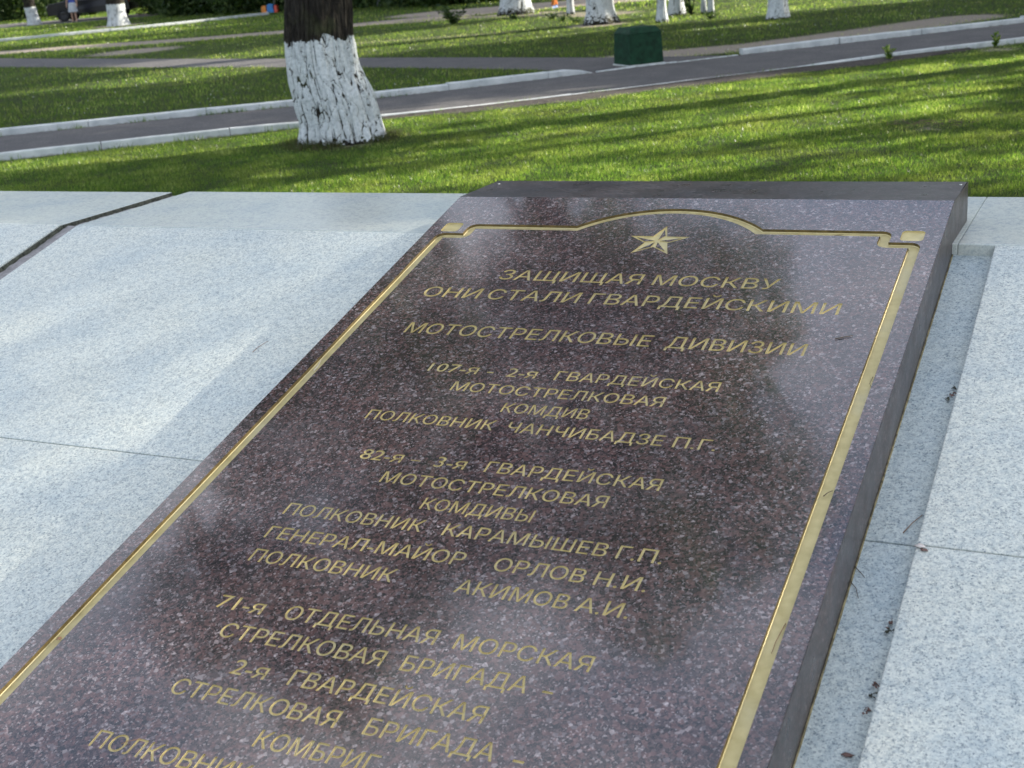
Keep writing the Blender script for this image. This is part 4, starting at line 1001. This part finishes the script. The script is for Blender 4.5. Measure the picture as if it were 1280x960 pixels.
for k, (x, y) in enumerate(((1193, 487), (1191, 495), (1185, 500), (1113, 781), (1111, 791), (1094, 859), (1090, 872), (1084, 892))):
    bm = bmesh.new()
    for q_ in range(9):
        a = random.uniform(0, 6.28); c_ = Vector((random.gauss(0, .003), random.gauss(0, .007), .001 + random.random() * .003)); l_ = random.uniform(.0015, .004)
        u_ = Vector((math.cos(a), math.sin(a), random.uniform(-.5, .5))) * l_; v_ = Vector((-math.sin(a), math.cos(a), random.uniform(-.5, .5))) * l_ * .6
        hexa(bm, [c_ - u_, c_ - v_, c_ + u_, c_ + v_] + [p_ + Vector((0, 0, .0008)) for p_ in (c_ - u_, c_ - v_, c_ + u_, c_ + v_)])
    o = bm_obj('dry_leaf', bm, M['deadleaf'] if k % 2 else M['moss']); o.location = S_(x, y, .001, -.043); tag(o, 'dark crumb of leaf litter lodged along the right side of the channel', 'leaf', 'leaf crumbs in the channel')
blob('stone_chip', T_(624, 230.5), .0035, M['petal'], 'white speck at the top left corner of the plaque strip', 'debris', (1, 1, .5), 30)
blob('stone_chip', T_(1201, 231.5), .0035, M['petal'], 'white speck at the top right corner of the plaque strip', 'debris', (1, 1, .5), 31)
# dark clump of twigs on the sunny lawn
bm = bmesh.new()
for k in range(60):
    x, y = random.gauss(0, .22), random.gauss(0, .10); a = random.uniform(0, 6.28); l = random.uniform(.03, .09)
    tube(bm, [(x, y, .02 + random.random() * .02), (x + math.cos(a) * l, y + math.sin(a) * l, .03 + random.random() * .02)], [.003, .002], 4)
o = bm_obj('mown_debris', bm, M['twig']); o.location = (-1.74, 11.59, 0.01); tag(o, 'scatter of dark dead stalks on the sunny lawn right of centre', 'debris', kind='stuff')

# ------------------------------------------------------------------ car
def wheel(root, x, y, r=.32):
    o = bpy.data.objects.new('wheel', None); link(o, root); o.location = (x, y, r)
    def ring(R0, R1, hw, name, mat):
        bm = bmesh.new(); n = 28; prof = [(R0, -hw), (R1 * .97, -hw), (R1, -hw * .8), (R1, hw * .8), (R1 * .97, hw), (R0, hw)]
        rg = [[bm.verts.new((math.cos(2 * math.pi * k / n) * rr, yy, math.sin(2 * math.pi * k / n) * rr)) for rr, yy in prof] for k in range(n)]
        for k in range(n):
            for j in range(len(prof)): bm.faces.new((rg[k][j], rg[(k + 1) % n][j], rg[(k + 1) % n][(j + 1) % len(prof)], rg[k][(j + 1) % len(prof)]))
        return bm_obj(name, bm, mat, o, True)
    ring(r * .62, r, .10, 'tyre', M['rubber'])
    bm = bmesh.new(); 
    bmesh.ops.create_cone(bm, cap_ends=True, segments=24, radius1=r * .63, radius2=r * .63, depth=.12, matrix=Matrix.Rotation(R(90), 4, 'X'))
    for k in range(5):
        a = 2 * math.pi * k / 5; m4 = Matrix.Rotation(a, 4, 'Y') @ Matrix.Translation((0, 0, r * .34))
        bmesh.ops.create_cube(bm, size=1, matrix=m4 @ Matrix.Diagonal((.05, .15, r * .5, 1)))
    bm_obj('rim', bm, M['alloy'], o)
M['rubber'] = mat_simple('tyre rubber', (.02, .02, .02), .85); M['alloy'] = mat_simple('grey alloy', (.05, .05, .055), .5, .6)
M['carpaint'] = mat_simple('black car paint', (.006, .006, .009), .3, 0, .2, spec=.35); M['glass'] = mat_simple('dark glass', (.02, .025, .03), .05, 0, .1, spec=.8)
M['lampred'] = mat_simple('tail lamp', (.35, .02, .02), .3); M['lampwhite'] = mat_simple('head lamp', (.6, .6, .6), .2)
def car(loc, rz):
    root = tag(empty('parked_car', loc, rz), 'black car parked on the far road behind the left trees', 'car')
    side = [(-2.1, .32), (-2.15, .62), (-2.05, .88), (-1.25, .96), (-.55, 1.40), (.75, 1.44), (1.45, 1.12), (1.9, .98), (2.08, .80), (2.12, .35)]
    n = len(side); bm = bmesh.new(); cols = []
    for yy, inset in ((-.86, .0), (-.80, .03), (0, .05), (.80, .03), (.86, .0)):
        ring = []
        for x, z in side:
            k = 1 - max(0, z - .9) * .35; ring.append(bm.verts.new((x, yy * (k if z > .9 else 1), z + (inset if z > .9 else 0))))
        cols.append(ring)
    for a, b_ in zip(cols, cols[1:]):
        for i in range(n): bm.faces.new((a[i], a[(i + 1) % n], b_[(i + 1) % n], b_[i]))
    bm.faces.new(cols[0][::-1]); bm.faces.new(cols[-1]); bmesh.ops.recalc_face_normals(bm, faces=bm.faces[:]); bevel(bm, .03, 2)
    bm_obj('body', bm, M['carpaint'], root)
    for s in (-1, 1):
        for pts in ([(-1.08, .99), (-.52, 1.34), (.05, 1.36), (.05, .99)], [(.11, .99), (.11, 1.36), (.7, 1.36), (1.3, 1.08), (1.3, .99)]):
            bm = bmesh.new(); f = [bm.verts.new((x, s * (.868 * (1 - max(0, z - .9) * .35)), z)) for x, z in pts]; f2 = [bm.verts.new((x, s * (.84 * (1 - max(0, z - .9) * .35)), z)) for x, z in pts]
            bm.faces.new(f); bm.faces.new(f2[::-1])
            for i in range(len(pts)): bm.faces.new((f[i], f[(i + 1) % len(pts)], f2[(i + 1) % len(pts)], f2[i]))
            bmesh.ops.recalc_face_normals(bm, faces=bm.faces[:]); bm_obj('window', bm, M['glass'], root)
        for x in (-1.32, 1.32): wheel(root, x, s * .78)
        bm = bmesh.new(); bmesh.ops.create_cube(bm, size=1, matrix=Matrix.Translation((-2.08, s * .62, .74)) @ Matrix.Diagonal((.12, .34, .14, 1))); bevel(bm, .02); bm_obj('headlight', bm, M['lampwhite'], root)
        bm = bmesh.new(); bmesh.ops.create_cube(bm, size=1, matrix=Matrix.Translation((2.03, s * .66, .80)) @ Matrix.Diagonal((.12, .28, .16, 1))); bevel(bm, .02); bm_obj('tail_light', bm, M['lampred'], root)
    return root
car((-49.6, 53.9, 0.012), math.atan2(LAT.y, LAT.x))

# ------------------------------------------------------------------ people
M['skin'] = mat_simple('skin', (.48, .29, .21), .6, var=.1); M['hair'] = mat_simple('brown hair', (.06, .035, .02), .7)
M['eye'] = mat_simple('eye', (.03, .03, .03), .3)
def person(loc, rz, height, label, cloth, hairlen=.1, pose='stand'):
    """body is one skinned surface; clothes, hair and shoes are children"""
    k = height / 1.7; root = tag(empty('person', loc, rz), label, 'person')
    J = {'pelvis': (0, 0, .95, .14), 'waist': (0, 0, 1.08, .12), 'chest': (0, .01, 1.28, .15), 'neckb': (0, 0, 1.42, .075), 'neck': (0, 0, 1.49, .055), 'headb': (0, -.015, 1.56, .075), 'head': (0, -.01, 1.62, .092), 'top': (0, 0, 1.68, .06)}
    E_ = [('pelvis', 'waist'), ('waist', 'chest'), ('chest', 'neckb'), ('neckb', 'neck'), ('neck', 'headb'), ('headb', 'head'), ('head', 'top')]
    for s, t in ((-1, 'l'), (1, 'r')):
        st = .10 * s if pose == 'walk' else .015 * s
        J.update({'hip' + t: (.09 * s, 0, .90, .095), 'knee' + t: (.095 * s, -st * 1.0 - .01, .50, .058), 'calf' + t: (.10 * s, -st * 1.3 + .015, .36, .058), 'ank' + t: (.10 * s, -st * 1.9 + .02, .09, .036), 'toe' + t: (.12 * s, -st * 1.9 - .13, .035, .03),
                  'sh' + t: (.18 * s, 0, 1.37, .062), 'elb' + t: (.25 * s, .02, 1.10, .042), 'wri' + t: (.27 * s, -.06, .87, .026), 'palm' + t: (.272 * s, -.08, .80, .032)})
        E_ += [('pelvis', 'hip' + t), ('hip' + t, 'knee' + t), ('knee' + t, 'calf' + t), ('calf' + t, 'ank' + t), ('ank' + t, 'toe' + t), ('neckb', 'sh' + t), ('sh' + t, 'elb' + t), ('elb' + t, 'wri' + t), ('wri' + t, 'palm' + t)]
        for i in range(4):
            fx = .272 * s; J['f%d%s' % (i, t)] = (fx + .004 * s, -.105 + .02 * i, .765, .009); J['g%d%s' % (i, t)] = (fx - .006 * s, -.105 + .02 * i, .72 + .006 * (i in (0, 3)), .007); E_ += [('palm' + t, 'f%d%s' % (i, t)), ('f%d%s' % (i, t), 'g%d%s' % (i, t))]
        J['th' + t] = (.262 * s, -.125, .80, .009); J['ti' + t] = (.258 * s, -.135, .765, .008); E_ += [('palm' + t, 'th' + t), ('th' + t, 'ti' + t)]
    names = list(J); me = bpy.data.meshes.new('body'); me.from_pydata([tuple(c * k for c in J[n_][:3]) for n_ in names], [(names.index(a), names.index(b_)) for a, b_ in E_], [])
    o = link(bpy.data.objects.new('body', me), root); me.skin_vertices.new(name='s') if hasattr(me.skin_vertices, 'new') else None
    md = o.modifiers.new('Skin', 'SKIN')
    if not me.skin_vertices:
        bm = bmesh.new(); bm.from_mesh(me); bm.verts.layers.skin.verify(); bm.to_mesh(me); bm.free()
    for i, n_ in enumerate(names):
        sv = me.skin_vertices[0].data[i]; sv.radius = (J[n_][3] * k, J[n_][3] * k * (.8 if n_ in ('chest', 'waist', 'pelvis') else 1)); sv.use_root = (n_ == 'pelvis')
    o.modifiers.new('Sub', 'SUBSURF').levels = 1; o.modifiers['Sub'].render_levels = 2; me.materials.append(M['skin'])
    # face
    bm = bmesh.new()
    for s in (-1, 1): bmesh.ops.create_icosphere(bm, subdivisions=1, radius=.011 * k, matrix=Matrix.Translation((.032 * s * k, -.093 * k, 1.605 * k)))
    bm_obj('eyes', bm, M['eye'], root)
    bm = bmesh.new(); tube(bm, [(0, -.085 * k, 1.61 * k), (0, -.118 * k, 1.575 * k), (0, -.09 * k, 1.568 * k)], [.008 * k, .015 * k, .008 * k], 6); bm_obj('nose', bm, M['skin'], root, True)
    bm = bmesh.new(); bmesh.ops.create_icosphere(bm, subdivisions=3, radius=.112 * k)
    for v in bm.verts:
        if v.co.y < -.02 * k and v.co.z < .035 * k: v.co.y = -.02 * k + (v.co.y + .02 * k) * .1
        elif v.co.z < 0: v.co.z *= 1 + hairlen * 8
    bmesh.ops.translate(bm, vec=(0, .012 * k, 1.635 * k), verts=bm.verts[:]); bm_obj('hair', bm, M['hair'], root, True)
    def loft(name, rings, mat, n=20):
        bm = bmesh.new(); rr = []
        for (x, y, z, rx, ry) in rings: rr.append([bm.verts.new(((x + rx * math.cos(2 * math.pi * i / n)) * k, (y + ry * math.sin(2 * math.pi * i / n)) * k, z * k)) for i in range(n)])
        for a, b_ in zip(rr, rr[1:]):
            for i in range(n): bm.faces.new((a[i], a[(i + 1) % n], b_[(i + 1) % n], b_[i]))
        return bm_obj(name, bm, mat, root, True)
    cloth(loft, J, k, root)
    return root
def clothed(top, bottom, shoes, skirt):
    mt, mb, ms = [mat_simple(n_, c_, .85, vs=20) for n_, c_ in (('shirt cloth', top), ('lower cloth', bottom), ('shoe', shoes))]
    def f(loft, J, k, root):
        loft('shirt', [(0, 0, .92, .175, .135), (0, 0, 1.08, .16, .13), (0, .01, 1.28, .185, .145), (0, 0, 1.38, .17, .11), (0, 0, 1.45, .075, .07)], mt)
        for s, t in ((-1, 'l'), (1, 'r')):
            sh, el = J['sh' + t], J['elb' + t]
            loft('sleeve', [(sh[0] - .02 * s, sh[1], 1.42, .06, .07), (sh[0] + .02 * s, sh[1], 1.34, .07, .075), ((sh[0] + el[0]) / 2 + .015 * s, .01, 1.22, .062, .065)], mt, 12)
            a = J['ank' + t]; loft('shoe', [(a[0], a[1] - .05, .0, .05, .13), (a[0], a[1] - .05, .04, .05, .13), (a[0], a[1] - .02, .08, .042, .08), (a[0], a[1], .11, .042, .045)], ms, 14)
            if not skirt:
                h, kn = J['hip' + t], J['knee' + t]
                loft('trouser_leg', [(h[0], h[1], .93, .10, .12), (h[0], h[1], .80, .10, .105), (kn[0], kn[1], .50, .082, .085), (J['calf' + t][0], J['calf' + t][1], .34, .078, .08), (a[0], a[1], .12, .07, .075)], mb, 14)
        if skirt: loft('skirt', [(0, 0, 1.02, .15, .12), (0, 0, .92, .19, .15), (0, 0, .70, .22, .19), (0, 0, .50, .25, .215)], mb)
        else: loft('trouser_waist', [(0, 0, 1.02, .16, .125), (0, 0, .92, .185, .145), (0, 0, .85, .17, .13)], mb)
    return f
person((-49.1, 51.9, 0), R(25), 1.62, 'person in a pale grey skirt and blue top standing before the black car', clothed((.05, .08, .35), (.45, .47, .50), (.35, .25, .18), True), .12)
person((-16.07, 36.39, 0), R(-20), 1.25, 'person in orange trousers and pale blue shoes, walking on the bare path behind the trees', clothed((.55, .5, .42), (.55, .17, .03), (.20, .28, .50), False), .05, 'walk')

# low coloured block and thin pole by the far kerb
M['blue'] = mat_simple('blue paint', (.03, .17, .45), .5); M['orange'] = mat_simple('orange paint', (.60, .20, .03), .5); M['red'] = mat_simple('red paint', (.55, .07, .04), .5); M['steel'] = mat_simple('galvanised steel', (.35, .36, .36), .45, .6)
root = tag(empty('play_block', (-33.4, 46.6, 0), math.atan2(LAT.y, LAT.x)), 'low block in orange, blue and red standing behind the far kerb', 'play block')
for nm, x0, x1, h_, mt in (('orange_side', -.36, -.13, .30, 'orange'), ('blue_middle', -.125, .17, .36, 'blue'), ('red_side', .175, .33, .30, 'red')):
    bm = bmesh.new(); hexa(bm, [(x0, -.2, 0), (x1, -.2, 0), (x1, .2, 0), (x0, .2, 0), (x0 + .02, -.18, h_), (x1 - .02, -.18, h_), (x1 - .02, .18, h_), (x0 + .02, .18, h_)]); bevel(bm, .03, 3); bm_obj(nm, bm, M[mt], root)
bm = bmesh.new(); tube(bm, [(-34.3, 48.2, 0), (-34.3, 48.2, 1.8), (-34.3, 48.2, 3.6)], [.04, .036, .032], 10); tube(bm, [(-34.3, 48.2, 3.6), (-34.3, 48.2, 3.66)], [.05, .02], 10); tube(bm, [(-34.3, 48.2, -.01), (-34.3, 48.2, .06)], [.11, .07], 10)
tag(bm_obj('thin_pole', bm, M['steel'], None, True), 'thin grey pole rising behind the coloured block', 'pole')
